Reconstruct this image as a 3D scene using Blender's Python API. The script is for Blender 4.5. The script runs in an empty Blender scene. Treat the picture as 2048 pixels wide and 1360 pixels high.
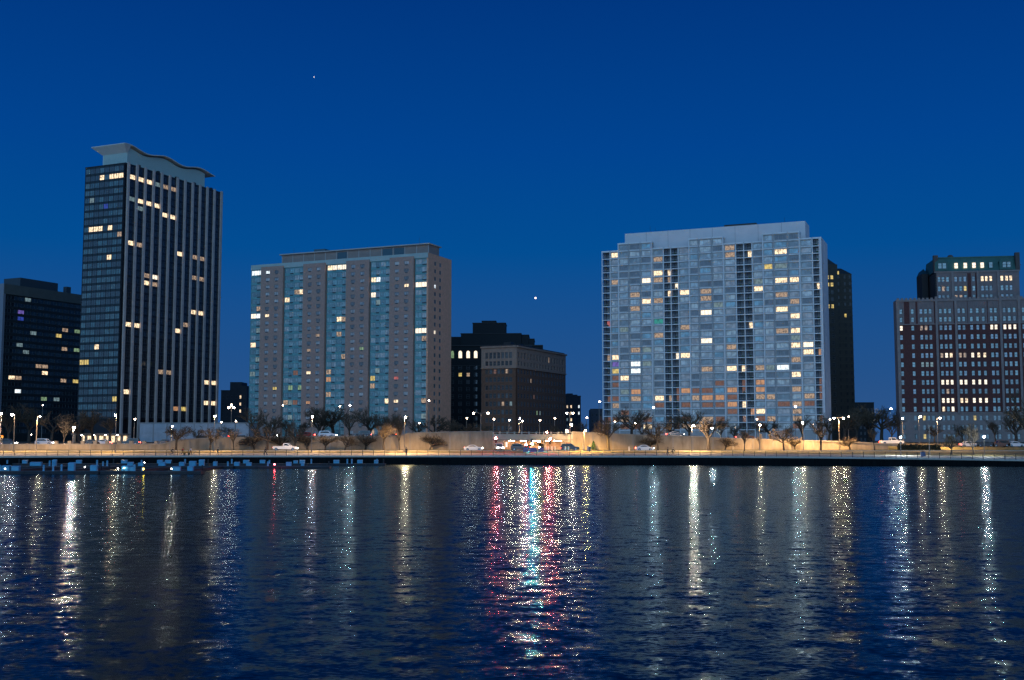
import bpy, math, random
from mathutils import Vector, Matrix
C = bpy.context.scene.collection
SC = bpy.context.scene
R = math.radians
rnd = random.Random(7)

# ---------------------------------------------------------------- camera, world, sun, exposure
FPX = 2275.0; CAMH = 5.6; PITCH = math.atan(200.0 / FPX)
cd = bpy.data.cameras.new('camera'); cam = bpy.data.objects.new('camera', cd); C.objects.link(cam)
cd.sensor_width = 36; cd.lens = FPX / 2048 * 36; cd.clip_start = 0.5; cd.clip_end = 20000
cam.location = (0, 0, CAMH); cam.rotation_euler = (math.pi / 2 + PITCH, 0, 0)
SC.camera = cam
SC.view_settings.view_transform = 'Standard'; SC.view_settings.look = 'None'
SC.view_settings.exposure = 0; SC.view_settings.gamma = 1
SC.cycles.max_bounces = 5; SC.cycles.diffuse_bounces = 2; SC.cycles.glossy_bounces = 3
SC.cycles.transmission_bounces = 2
SC.cycles.use_denoising = True; SC.cycles.denoising_prefilter = 'NONE'
SC.cycles.sample_clamp_indirect = 8
SC.cycles.sample_clamp_direct = 0

w = bpy.data.worlds.new('World'); SC.world = w; w.use_nodes = True
nt = w.node_tree; N = nt.nodes; L = nt.links
for n in list(N): N.remove(n)
out = N.new('ShaderNodeOutputWorld'); bg = N.new('ShaderNodeBackground'); bg.inputs[1].default_value = 1.0
geo = N.new('ShaderNodeTexCoord'); sep = N.new('ShaderNodeSeparateXYZ'); L.new(geo.outputs['Generated'], sep.inputs[0])
def wramp(stops, src):
    r = N.new('ShaderNodeValToRGB'); e = r.color_ramp.elements
    while len(e) < len(stops): e.new(0.5)
    for i, (p, c) in enumerate(stops): e[i].position = p; e[i].color = (*c, 1)
    L.new(src, r.inputs[0]); return r.outputs[0]
front = wramp([(0.0, (.030, .092, .250)), (.057, (.017, .084, .258)), (.165, (.0006, .075, .292)), (.25, (.0003, .057, .278)), (.37, (.0002, .038, .215)), (1.0, (.0002, .014, .09))], sep.outputs[2])
back = wramp([(0.0, (.20, .36, .58)), (.25, (.15, .32, .62)), (.6, (.03, .11, .30)), (1.0, (.002, .02, .10))], sep.outputs[2])
mr = N.new('ShaderNodeMapRange'); mr.inputs[1].default_value = .1; mr.inputs[2].default_value = -.75
mr.interpolation_type = 'SMOOTHSTEP'
L.new(sep.outputs[1], mr.inputs[0])
mx = N.new('ShaderNodeMix'); mx.data_type = 'RGBA'
L.new(mr.outputs[0], mx.inputs[0]); L.new(front, mx.inputs[6]); L.new(back, mx.inputs[7])
sky = N.new('ShaderNodeTexSky'); sky.sky_type = 'NISHITA'; sky.sun_disc = False
sky.sun_elevation = R(-4); sky.sun_rotation = R(180)
bg2 = N.new('ShaderNodeBackground'); bg2.inputs[1].default_value = .05
tint = N.new('ShaderNodeMix'); tint.data_type = 'RGBA'; tint.blend_type = 'MULTIPLY'; tint.inputs[0].default_value = 1
tint.inputs[7].default_value = (.05, .35, .8, 1); L.new(sky.outputs[0], tint.inputs[6]); L.new(tint.outputs[2], bg2.inputs[0])
L.new(mx.outputs[2], bg.inputs[0])
addw = N.new('ShaderNodeAddShader'); L.new(bg.outputs[0], addw.inputs[0]); L.new(bg2.outputs[0], addw.inputs[1])
L.new(addw.outputs[0], out.inputs[0])

sd = bpy.data.lights.new('sun', 'SUN'); sun = bpy.data.objects.new('sun', sd); C.objects.link(sun)
sd.energy = .70; sd.angle = R(50); sd.color = (.29, .60, 1.0)
sun.rotation_euler = (R(72), 0, R(-6))       # afterglow from behind the camera

# ---------------------------------------------------------------- picture maths (photo pixels <-> world)
cs, sn = math.cos(PITCH), math.sin(PITCH)
def ray(px, py):
    vx = (px - 1024) / FPX; vu = (680 - py) / FPX
    return Vector((vx, cs - vu * sn, sn + vu * cs))
def PY(px, py, Y):
    d = ray(px, py); t = Y / d.y; return Vector((d.x * t, Y, CAMH + d.z * t))
def PZ(px, py, z):
    d = ray(px, py); t = (z - CAMH) / d.z; return Vector((d.x * t, d.y * t, z))
def proj(p):
    dz = p[2] - CAMH; dep = p[1] * cs + dz * sn
    return 1024 + FPX * p[0] / dep, 680 - FPX * (dz * cs - p[1] * sn) / dep, dep
def XatY(px, Y): return (px - 1024) / FPX * (Y * cs)

# ---------------------------------------------------------------- materials
def newmat(name):
    m = bpy.data.materials.new(name); m.use_nodes = True
    return m, m.node_tree.nodes, m.node_tree.links, m.node_tree.nodes['Principled BSDF']
def pmat(name, col, rough=.7, noise=0.0, scale=1.0, metal=0.0, spec=.5, col2=None, stretch=(1, 1, 1), coat=0.0, bump=0.0):
    m, n, l, b = newmat(name)
    b.inputs['Base Color'].default_value = (*col, 1); b.inputs['Roughness'].default_value = rough
    b.inputs['Metallic'].default_value = metal; b.inputs['Specular IOR Level'].default_value = spec
    if coat: b.inputs['Coat Weight'].default_value = coat; b.inputs['Coat Roughness'].default_value = .05
    if noise or col2:
        tc = n.new('ShaderNodeTexCoord'); mp = n.new('ShaderNodeMapping'); mp.inputs['Scale'].default_value = stretch
        nz = n.new('ShaderNodeTexNoise'); nz.inputs['Scale'].default_value = scale; nz.inputs['Detail'].default_value = 6
        nz.inputs['Roughness'].default_value = .65
        l.new(tc.outputs['Object'], mp.inputs[0]); l.new(mp.outputs[0], nz.inputs[0])
        r = n.new('ShaderNodeValToRGB'); c2 = col2 or tuple(c * (1 - noise) for c in col)
        c1 = col if col2 else tuple(min(1, c * (1 + noise)) for c in col)
        r.color_ramp.elements[0].position = .33; r.color_ramp.elements[1].position = .67
        r.color_ramp.elements[0].color = (*c2, 1); r.color_ramp.elements[1].color = (*c1, 1)
        l.new(nz.outputs[0], r.inputs[0]); l.new(r.outputs[0], b.inputs['Base Color'])
        if bump:
            bp = n.new('ShaderNodeBump'); bp.inputs['Strength'].default_value = bump
            l.new(nz.outputs[0], bp.inputs['Height']); l.new(bp.outputs[0], b.inputs['Normal'])
    return m
def emat(name, col, strength, sample=True):
    m, n, l, b = newmat(name)
    b.inputs['Base Color'].default_value = (.05, .05, .05, 1)
    b.inputs['Emission Color'].default_value = (*col, 1); b.inputs['Emission Strength'].default_value = strength
    if not sample: m.cycles.emission_sampling = 'NONE'
    return m
def litwin(name, col, strength, contrast=.6, scale=1.1):
    """a lit room behind glass: curtains and furniture vary what the room gives off"""
    m, n, l, b = newmat(name); m.cycles.emission_sampling = 'NONE'
    b.inputs['Base Color'].default_value = (.04, .04, .04, 1); b.inputs['Roughness'].default_value = .1
    tc = n.new('ShaderNodeTexCoord'); mp = n.new('ShaderNodeMapping'); mp.inputs['Scale'].default_value = (1.5, 1.5, .8)
    nz = n.new('ShaderNodeTexNoise'); nz.inputs['Scale'].default_value = scale; nz.inputs['Detail'].default_value = 3
    r = n.new('ShaderNodeValToRGB'); e = r.color_ramp.elements
    e[0].position = .36; e[1].position = .56
    e[0].color = tuple(c * (1 - contrast) for c in col) + (1,); e[1].color = (*col, 1)
    l.new(tc.outputs['Object'], mp.inputs[0]); l.new(mp.outputs[0], nz.inputs[0]); l.new(nz.outputs[0], r.inputs[0])
    l.new(r.outputs[0], b.inputs['Emission Color']); b.inputs['Emission Strength'].default_value = strength
    return m
def curtain(name, col, spec=.5, var=.35):
    """glass pane with drawn blinds close behind it"""
    m, n, l, b = newmat(name)
    tc = n.new('ShaderNodeTexCoord'); nz = n.new('ShaderNodeTexNoise'); nz.inputs['Scale'].default_value = .55; nz.inputs['Detail'].default_value = 2
    r = n.new('ShaderNodeValToRGB'); e = r.color_ramp.elements; e[0].position = .4; e[1].position = .6
    e[0].color = tuple(c * (1 - var) for c in col) + (1,); e[1].color = tuple(min(1, c * (1 + var * .6)) for c in col) + (1,)
    l.new(tc.outputs['Object'], nz.inputs[0]); l.new(nz.outputs[0], r.inputs[0]); l.new(r.outputs[0], b.inputs['Base Color'])
    b.inputs['Roughness'].default_value = .6; b.inputs['Coat Weight'].default_value = 1.0
    b.inputs['Coat Roughness'].default_value = .04; b.inputs['Coat IOR'].default_value = 1.5 + spec
    return m

M = dict(
    concrete=pmat('concrete', (.33, .29, .23), .85, .22, .35, stretch=(1, 1, .35)),
    wallconc=pmat('wall_concrete', (.44, .36, .25), .9, col2=(.24, .185, .12), scale=.28, stretch=(1.6, 1, .5)),
    path=pmat('path_concrete', (.46, .42, .34), .8, .12, .8),
    coping=pmat('coping_stone', (.62, .57, .48), .8, .1, 1.5),
    seawall=pmat('seawall_steel', (.005, .009, .010), .9, .4, .8, spec=.1, stretch=(3, 1, .4)),
    asphalt=pmat('asphalt', (.055, .055, .052), .85, .25, .5),
    grass=pmat('winter_grass', (.26, .20, .075), .95, col2=(.12, .11, .04), scale=.35),
    earth=pmat('earth_brush', (.11, .085, .045), .95, col2=(.05, .045, .025), scale=.5),
    bark=pmat('bark', (.06, .048, .036), .9, .3, 3),
    twig=pmat('twig', (.095, .072, .045), .9, .3, 2),
    steel=pmat('painted_steel', (.24, .22, .19), .5, metal=.2),
    black=pmat('black_steel', (.02, .02, .022), .5),
    rail=pmat('rail_steel', (.04, .038, .032), .5),
    rubber=pmat('rubber', (.015, .015, .015), .8),
    glass=pmat('dark_glass', (.008, .010, .012), .05, spec=.6),
    chrome=pmat('chrome', (.5, .5, .5), .2, metal=1),
    white=pmat('white_paint', (.78, .78, .76), .3, coat=.5),
    silver=pmat('silver_paint', (.50, .52, .55), .3, metal=.3, coat=.5),
    darkpaint=pmat('dark_paint', (.02, .025, .035), .25, coat=1),
    brownpaint=pmat('brown_paint', (.12, .05, .02), .3, coat=1),
    redpaint=pmat('red_paint', (.45, .03, .02), .35, coat=.6),
    bluebox=pmat('blue_dock_plastic', (.09, .42, .62), .5, .12, 2),
    blueped=pmat('blue_pedestal', (.20, .50, .68), .5, .1, 2),
    deck=pmat('dock_deck', (.04, .06, .07), .8, .3, 1.5),
    pontoon=pmat('dock_pontoon', (.012, .018, .024), .6, .3, 2),
    skin=pmat('skin', (.42, .26, .19), .6),
    cloth_dark=pmat('dark_cloth', (.02, .02, .028), .9),
    cloth_red=pmat('red_cloth', (.5, .05, .04), .9),
    cloth_white=pmat('white_cloth', (.7, .7, .72), .9),
    orange=pmat('orange_plastic', (.75, .28, .03), .5),
    purple=pmat('violet_panel', (.22, .17, .36), .6),
    barrel=pmat('blue_barrel', (.05, .10, .22), .5),
    bush=pmat('bush_leaves', (.03, .09, .03), .9, .4, 4),
)
E = dict(
    lamp_warm=emat('lamp_warm', (1.0, .70, .44), 400),
    lamp_hot=emat('lamp_hot', (1.0, .72, .52), 2300),
    lamp_yellow=emat('lamp_yellow', (1.0, .62, .16), 420),
    lamp_white=emat('lamp_white', (.86, .95, 1.0), 750),
    lamp_pink=emat('lamp_pink', (1.0, .82, .86), 380),
    lamp_far=emat('lamp_far', (1.0, .75, .55), 55),
    head_hot=emat('headlight_bright', (1.0, .80, .68), 230),
    head=emat('headlight_glow', (1.0, .93, .82), 70),
    tail=emat('taillight_glow', (1.0, .05, .03), 45),
    red=emat('signal_red', (1.0, .03, .03), 3600),
    cyan=emat('signal_green', (.02, .78, .85), 8000),
    amber=emat('sign_amber', (1.0, .42, .08), 2600),
    dockred=emat('dock_red_light', (1.0, .04, .05), 160),
    dockyel=emat('dock_yellow_light', (1.0, .60, .05), 40),
    dockwht=emat('dock_white_light', (1.0, .95, .9), 30),
    star=emat('star_glow', (1.0, .80, .70), 3.0, False),
    tube=emat('tunnel_tube', (1.0, .62, .36), 230),
)
LIT = dict(
    W=litwin('lit_warm_bright', (1.0, .74, .46), 1.7, .72, 1.6),
    V=litwin('lit_ivory_bright', (1.0, .84, .64), 1.6, .4, 1.6),
    w=litwin('lit_warm_dim', (1.0, .68, .44), .5, .8, 1.8),
    C=litwin('lit_cool_bright', (.85, .95, 1.0), 1.5, .5),
    c=litwin('lit_cool_dim', (.55, .80, .85), .30, .6),
    O=litwin('lit_orange', (1.0, .50, .24), .55, .4),
    o=litwin('faint_orange_room_and_lamplight', (1.0, .46, .27), .17, .4),  # dim rooms; also street-lamp light put on low panes
    Y=litwin('lit_yellow', (1.0, .74, .22), .8, .6),
    P=litwin('lit_violet', (.30, .20, .8), .5, .6),
    B=litwin('lit_blue', (.06, .12, .8), .4, .5),
    T=litwin('lit_teal', (.08, .65, .55), .4, .6),
    R=litwin('lit_red', (1.0, .25, .22), .5, .6),
    g=litwin('lit_green_dim', (.55, .85, .45), .4, .6),
)

# ---------------------------------------------------------------- mesh builder
class MB:
    def __init__(s): s.v = []; s.f = []; s.m = []
    def quad(s, pts, m=0):
        k = len(s.v); s.v += [tuple(p) for p in pts]; s.f.append(tuple(range(k, k + len(pts)))); s.m.append(m)
    def hexa(s, p, m=0):
        k = len(s.v); s.v += [tuple(q) for q in p]
        for f in ((0, 3, 2, 1), (4, 5, 6, 7), (0, 1, 5, 4), (1, 2, 6, 5), (2, 3, 7, 6), (3, 0, 4, 7)):
            s.f.append(tuple(k + i for i in f)); s.m.append(m)
    def box(s, x0, x1, y0, y1, z0, z1, m=0):
        s.hexa([(x0, y0, z0), (x1, y0, z0), (x1, y1, z0), (x0, y1, z0), (x0, y0, z1), (x1, y0, z1), (x1, y1, z1), (x0, y1, z1)], m)
    def tube(s, a, b, r0, r1, n=6, m=0, caps=True):
        a = Vector(a); b = Vector(b); d = (b - a)
        if d.length < 1e-6: return
        d.normalize(); u = d.orthogonal().normalized(); v = d.cross(u); k = len(s.v)
        for c, r in ((a, r0), (b, r1)):
            for i in range(n):
                t = 2 * math.pi * i / n; s.v.append(tuple(c + u * (r * math.cos(t)) + v * (r * math.sin(t))))
        for i in range(n):
            j = (i + 1) % n; s.f.append((k + i, k + j, k + n + j, k + n + i)); s.m.append(m)
        if caps:
            s.f.append(tuple(k + i for i in reversed(range(n)))); s.m.append(m)
            s.f.append(tuple(k + n + i for i in range(n))); s.m.append(m)
    def lathe(s, prof, n=12, c=(0, 0, 0), m=0, axis='z', sx=1.0, sy=1.0):
        k = len(s.v)
        for r, z in prof:
            for i in range(n):
                t = 2 * math.pi * i / n; a, b = r * math.cos(t) * sx, r * math.sin(t) * sy
                if axis == 'z': s.v.append((c[0] + a, c[1] + b, c[2] + z))
                elif axis == 'y': s.v.append((c[0] + a, c[1] + z, c[2] + b))
                else: s.v.append((c[0] + z, c[1] + a, c[2] + b))
        for q in range(len(prof) - 1):
            for i in range(n):
                j = (i + 1) % n; s.f.append((k + q * n + i, k + q * n + j, k + (q + 1) * n + j, k + (q + 1) * n + i)); s.m.append(m)
        s.f.append(tuple(k + i for i in reversed(range(n)))); s.m.append(m)
        s.f.append(tuple(k + (len(prof) - 1) * n + i for i in range(n))); s.m.append(m)
    def ball(s, c, r, n=8, m=0, sz=1.0):
        pr = [(r * math.sin(math.pi * q / 6), -r * math.cos(math.pi * q / 6) * sz) for q in range(1, 6)]
        s.lathe(pr, n, c, m)
    def extrude(s, poly, y0, y1, m=0):      # polygon in xz, extruded along y
        k = len(s.v); n = len(poly)
        for y in (y0, y1):
            for x, z in poly: s.v.append((x, y, z))
        for i in range(n):
            j = (i + 1) % n; s.f.append((k + i, k + j, k + n + j, k + n + i)); s.m.append(m)
        s.f.append(tuple(k + i for i in range(n))); s.m.append(m)
        s.f.append(tuple(k + n + i for i in reversed(range(n)))); s.m.append(m)
    def build(s, name, mats, parent=None, smooth=False):
        me = bpy.data.meshes.new(name); me.from_pydata(s.v, [], s.f)
        mats = mats if isinstance(mats, (list, tuple)) else [mats]
        for m in mats: me.materials.append(m)
        if len(mats) > 1: me.polygons.foreach_set('material_index', s.m)
        if smooth: me.polygons.foreach_set('use_smooth', [True] * len(s.f))
        me.update()
        o = bpy.data.objects.new(name, me); C.objects.link(o)
        if parent: o.parent = parent
        return o
def tag(o, label=None, cat=None, group=None, kind=None):
    if label: o['label'] = label
    if cat: o['category'] = cat
    if group: o['group'] = group
    if kind: o['kind'] = kind
    return o
def empty(name, loc, rz, label, cat, group=None):
    o = bpy.data.objects.new(name, None); C.objects.link(o); o.location = loc; o.rotation_euler = (0, 0, rz)
    o.empty_display_size = .5
    return tag(o, label, cat, group)
def copy_tree(o, parent=None):
    c = o.copy(); C.objects.link(c)
    if parent: c.parent = parent
    for ch in list(o.children): copy_tree(ch, c)
    return c
def lerp_table(t, x):
    if x <= t[0][0]: return t[0][1:]
    for a, b in zip(t, t[1:]):
        if x <= b[0]:
            k = (x - a[0]) / (b[0] - a[0]); return tuple(p + (q - p) * k for p, q in zip(a[1:], b[1:]))
    return t[-1][1:]
ORD = 'first second third fourth fifth sixth seventh eighth ninth tenth eleventh twelfth thirteenth fourteenth fifteenth sixteenth seventeenth eighteenth nineteenth twentieth'.split()
def ordinal(i): return ORD[i] if i < 20 else 'twenty-' + ORD[i - 20]

# ---------------------------------------------------------------- setting: water, promenade, roads, ground
EDGE = [(-900, 250, 2.0), (0, 256, 2.0), (300, 264, 2.0), (1000, 265, 2.0), (1400, 259, 2.0), (1600, 252, 1.93), (1800, 249, 1.7), (1970, 243, 1.45), (2300, 232, 1.3), (3000, 215, 1.3)]
def edge(px): return lerp_table(EDGE, px)
TOPW = [(-900, 888), (0, 890), (330, 889), (345, 882), (400, 878), (500, 875), (800, 873), (818, 867), (905, 865), (985, 864), (1150, 865), (1280, 871), (1400, 874), (1440, 877), (1560, 881), (1680, 884), (1792, 890), (1870, 893), (3000, 894)]
YW = 302.0
def wall_top(px): return PY(px, lerp_table(TOPW, px)[0], YW).z

def water():
    m, n, l, b = newmat('lake_water')
    g = n.new('ShaderNodeNewGeometry')
    def layer(scale, sx, sy, rot, amp, detail=1.5):
        mp = n.new('ShaderNodeMapping'); mp.inputs['Scale'].default_value = (sx, sy, 1); mp.inputs['Rotation'].default_value = (0, 0, rot)
        nz = n.new('ShaderNodeTexNoise'); nz.noise_dimensions = '2D'; nz.inputs['Scale'].default_value = scale; nz.inputs['Detail'].default_value = detail
        l.new(g.outputs['Position'], mp.inputs[0]); l.new(mp.outputs[0], nz.inputs[0])
        s = n.new('ShaderNodeVectorMath'); s.operation = 'SUBTRACT'; s.inputs[1].default_value = (.5, .5, .5); l.new(nz.outputs['Color'], s.inputs[0])
        q = n.new('ShaderNodeVectorMath'); q.operation = 'MULTIPLY'; q.inputs[1].default_value = (amp[0], amp[1], 0); l.new(s.outputs[0], q.inputs[0])
        return q.outputs[0]
    ls = [layer(5.5, .75, 1.3, .12, (.22, .28), 2.0), layer(1.25, .72, 1.0, -.16, (.13, .30), 3.0), layer(.35, .6, 1.4, -.08, (.02, .08)), layer(1.3, 1.0, .28, .06, (.13, .17), 1.0)]
    # gusts: calmer and rougher patches
    gp = n.new('ShaderNodeTexNoise'); gp.inputs['Scale'].default_value = .03; gp.inputs['Detail'].default_value = 2; l.new(g.outputs['Position'], gp.inputs[0])
    gm = n.new('ShaderNodeMapRange'); gm.inputs[1].default_value = .35; gm.inputs[2].default_value = .65; gm.inputs[3].default_value = .75; gm.inputs[4].default_value = 1.2
    l.new(gp.outputs[0], gm.inputs[0])
    a = n.new('ShaderNodeVectorMath'); a.operation = 'ADD'; l.new(ls[0], a.inputs[0]); l.new(ls[1], a.inputs[1])
    a2 = n.new('ShaderNodeVectorMath'); a2.operation = 'ADD'; l.new(a.outputs[0], a2.inputs[0]); l.new(ls[2], a2.inputs[1])
    sc = n.new('ShaderNodeVectorMath'); sc.operation = 'SCALE'; a4 = n.new('ShaderNodeVectorMath'); a4.operation = 'ADD'; l.new(a2.outputs[0], a4.inputs[0]); 
    sp0 = n.new('ShaderNodeSeparateXYZ'); l.new(g.outputs['Position'], sp0.inputs[0])
    fm = n.new('ShaderNodeMapRange'); fm.inputs[1].default_value = 45; fm.inputs[2].default_value = 130; l.new(sp0.outputs[1], fm.inputs[0])
    f4 = n.new('ShaderNodeVectorMath'); f4.operation = 'SCALE'; l.new(ls[3], f4.inputs[0]); l.new(fm.outputs[0], f4.inputs['Scale']); l.new(f4.outputs[0], a4.inputs[1]); l.new(a4.outputs[0], sc.inputs[0]); l.new(gm.outputs[0], sc.inputs['Scale'])
    # normals tilted to the near shore, more with distance, to shape the reflections
    sp = n.new('ShaderNodeSeparateXYZ'); l.new(g.outputs['Position'], sp.inputs[0])
    bm = n.new('ShaderNodeMapRange'); bm.inputs[1].default_value = 20; bm.inputs[2].default_value = 200; bm.inputs[3].default_value = -.010; bm.inputs[4].default_value = -.036; l.new(sp.outputs[1], bm.inputs[0])
    cb = n.new('ShaderNodeCombineXYZ'); cb.inputs[2].default_value = 1; l.new(bm.outputs[0], cb.inputs[1])
    a3 = n.new('ShaderNodeVectorMath'); a3.operation = 'ADD'; l.new(cb.outputs[0], a3.inputs[1]); l.new(sc.outputs[0], a3.inputs[0])
    nn = n.new('ShaderNodeVectorMath'); nn.operation = 'NORMALIZE'; l.new(a3.outputs[0], nn.inputs[0])
    # clear dark water: a mirror weighted by the angle it is seen at, over a nearly black body
    n.remove(b); om = n['Material Output']
    fr = n.new('ShaderNodeFresnel'); fr.inputs['IOR'].default_value = 1.333; l.new(nn.outputs[0], fr.inputs['Normal'])
    gl = n.new('ShaderNodeBsdfGlossy'); gl.inputs['Color'].default_value = (.47, .62, .66, 1); gl.inputs['Roughness'].default_value = .14; l.new(nn.outputs[0], gl.inputs['Normal'])
    df = n.new('ShaderNodeBsdfDiffuse'); df.inputs['Color'].default_value = (.0008, .006, .012, 1)
    mxs = n.new('ShaderNodeMixShader'); l.new(fr.outputs[0], mxs.inputs[0]); l.new(df.outputs[0], mxs.inputs[1]); l.new(gl.outputs[0], mxs.inputs[2]); l.new(mxs.outputs[0], om.inputs[0])
    mb = MB(); mb.quad([(-900, -300, 0), (900, -300, 0), (900, 275, 0), (-900, 275, 0)])
    tag(mb.build('water', m), kind='structure')
water()

XS = [XatY(p, 265) for p in range(-900, 3001, 25)]
PXS = list(range(-900, 3001, 25))
def strip(name, mat, rows, kind='structure'):
    """rows: functions px -> (Y, z); the same px keeps the sheets aligned"""
    mb = MB(); grid = []
    for px in PXS:
        col = []
        for fn in rows:
            Y, z = fn(px); col.append((XatY(px, 265), Y, z))
        grid.append(col)
    for a, b in zip(grid, grid[1:]):
        for i in range(len(rows) - 1): mb.quad([a[i], b[i], b[i + 1], a[i + 1]])
    return tag(mb.build(name, mat), kind=kind)
e0 = lambda px: edge(px)
def off(d, z): return lambda px: (edge(px)[0] + d, edge(px)[1] + z)
def absz(Y, z): return lambda px: (Y, z)
strip('promenade', M['path'], [off(.9, 0), off(14.5, .42)])
strip('lawn', M['grass'], [off(14.5, .40), lambda px: (287.5, 2.85)])
strip('road', M['asphalt'], [absz(287.9, 2.84), absz(298.5, 2.92)])
strip('kerb', M['coping'], [absz(287.5, 2.85), absz(287.5, 2.98), absz(287.9, 2.98), absz(287.9, 2.80)])
strip('verge', M['grass'], [absz(298.5, 2.90), absz(298.5, 3.03), absz(298.8, 3.03), lambda px: (YW + .3, 3.1)])
mb = MB()
for px in list(range(-900, -60, 25)) + list(range(1775, 2975, 25)):
    a, b = px, px + 25
    mb.quad([(XatY(a, YW), 300.6, 3.04), (XatY(b, YW), 300.6, 3.04), (XatY(b, YW), YW + .4, wall_top(b) - .10), (XatY(a, YW), YW + .4, wall_top(a) - .10)])
tag(mb.build('grass_bank', M['grass']), kind='structure')
strip('seawall', M['seawall'], [lambda px: (edge(px)[0] + .25, -2), lambda px: (edge(px)[0] + .25, edge(px)[1] - .35)])
strip('seawall_coping', M['coping'], [lambda px: (edge(px)[0] + .25, edge(px)[1] - .35), lambda px: (edge(px)[0], edge(px)[1] - .35), lambda px: (edge(px)[0], edge(px)[1] + .02), lambda px: (edge(px)[0] + .9, edge(px)[1] + .02), lambda px: (edge(px)[0] + .9, edge(px)[1] - .01)])
UX0, UX1 = XatY(1008, YW), XatY(1130, YW)          # the underpass opening
def upper():
    mb = MB()
    rows = [(YW + .25, 0), (YW + 8, 0), (325, .4), (345, .9), (380, 1.0), (700, 1.0), (9000, 1.0)]
    grid = []
    for px in PXS:
        X = XatY(px, YW); zt = wall_top(px) - .12
        grid.append([(X * (1 if Y < 1000 else 6), Y, zt * (1 - k) + 4.9 * k) for Y, k in rows])
    for a, b in zip(grid, grid[1:]):
        xm = (a[0][0] + b[0][0]) / 2
        for i in range(len(rows) - 1):
            if UX0 - 1 < xm < UX1 + 1 and rows[i][0] < 325: continue
            mb.quad([a[i], b[i], b[i + 1], a[i + 1]])
    tag(mb.build('ground', M['earth']), kind='structure')
upper()
mb = MB()
for px in range(-900, 2975, 25):
    if 960 < px < 1150: continue
    a, b = px, px + 25
    mb.quad([(XatY(a, YW), 304, wall_top(a) - .1), (XatY(b, YW), 304, wall_top(b) - .1), (XatY(b, YW), 310, wall_top(b) - .1), (XatY(a, YW), 310, wall_top(a) - .1)])
tag(mb.build('upper_road', M['asphalt']), kind='structure')
mb = MB(); mb.quad([(UX0 - 3, YW - 4, 3.035), (UX1 + 3, YW - 4, 3.035), (UX1 + 3, 330, 2.9), (UX0 - 3, 330, 2.9)])
tag(mb.build('underpass_road', M['asphalt']), kind='structure')

# retaining walls
def retaining(name, pa, pb, mat, label, step=12, joint=40, cap=True, zb=2.6):
    mb = MB(); px = pa
    while px < pb - .1:
        q = min(px + step, pb); xa, xb = XatY(px, YW), XatY(q, YW); za, zb2 = wall_top(px), wall_top(q)
        mb.hexa([(xa, YW, zb), (xb, YW, zb), (xb, YW + .5, zb), (xa, YW + .5, zb), (xa, YW, za), (xb, YW, zb2), (xb, YW + .5, zb2), (xa, YW + .5, za)], 0)
        if cap: mb.hexa([(xa, YW - .12, za + .01), (xb, YW - .12, zb2 + .01), (xb, YW + .62, zb2 + .01), (xa, YW + .62, za + .01), (xa, YW - .12, za + .28), (xb, YW - .12, zb2 + .28), (xb, YW + .62, zb2 + .28), (xa, YW + .62, za + .28)], 1)
        px = q
    px = pa + joint
    while px < pb - 5:
        x = XatY(px, YW); mb.box(x - .22, x + .22, YW - .07, YW - .003, zb, wall_top(px) - .05, 2); px += joint
    o = mb.build(name, [mat, M['concrete'], M['concrete']])
    return tag(o, label, 'wall')
retaining('retaining_wall', -60, 985, M['wallconc'], 'long stained concrete retaining wall left of the underpass')
retaining('retaining_wall', 1146, 1795, M['wallconc'], 'long stained concrete retaining wall right of the underpass')
# low posts along the parapet at far left
for i, px in enumerate((112, 139, 165, 190, 214, 238, 262, 288, 312)):
    mb = MB(); X = XatY(px, YW); z = wall_top(px) + .29
    mb.box(X - .42, X + .42, YW - .1, YW + .6, z, z + .55, 0); mb.box(X - .5, X + .5, YW - .18, YW + .68, z + .553, z + .72, 0)
    tag(mb.build('parapet_post', M['concrete']), f'{ordinal(i)} squat stone post from the left on the parapet before the towers', 'post', 'stone posts on the left parapet')

# railing on the seawall edge
def railing():
    root = empty('railing', (0, 0, 0), 0, 'dark metal railing running the whole length of the seawall promenade', 'railing')
    n = 0; px = -60
    pts = []
    while px < 2110: Y, z = edge(px); pts.append((XatY(px, Y), Y + .6, z)); px += 21.8
    for i, p in enumerate(pts):
        mb = MB(); mb.box(p[0] - .045, p[0] + .045, p[1] - .045, p[1] + .045, p[2], p[2] + 1.22); mb.build('post', M['rail'], root)
    for h in (.35, .78, 1.24):
        mb = MB()
        for a, b in zip(pts, pts[1:]): mb.tube((a[0], a[1], a[2] + h), (b[0], b[1], b[2] + h), .03, .03, 4, caps=False)
        mb.build('rail', M['rail'], root)
railing()

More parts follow.
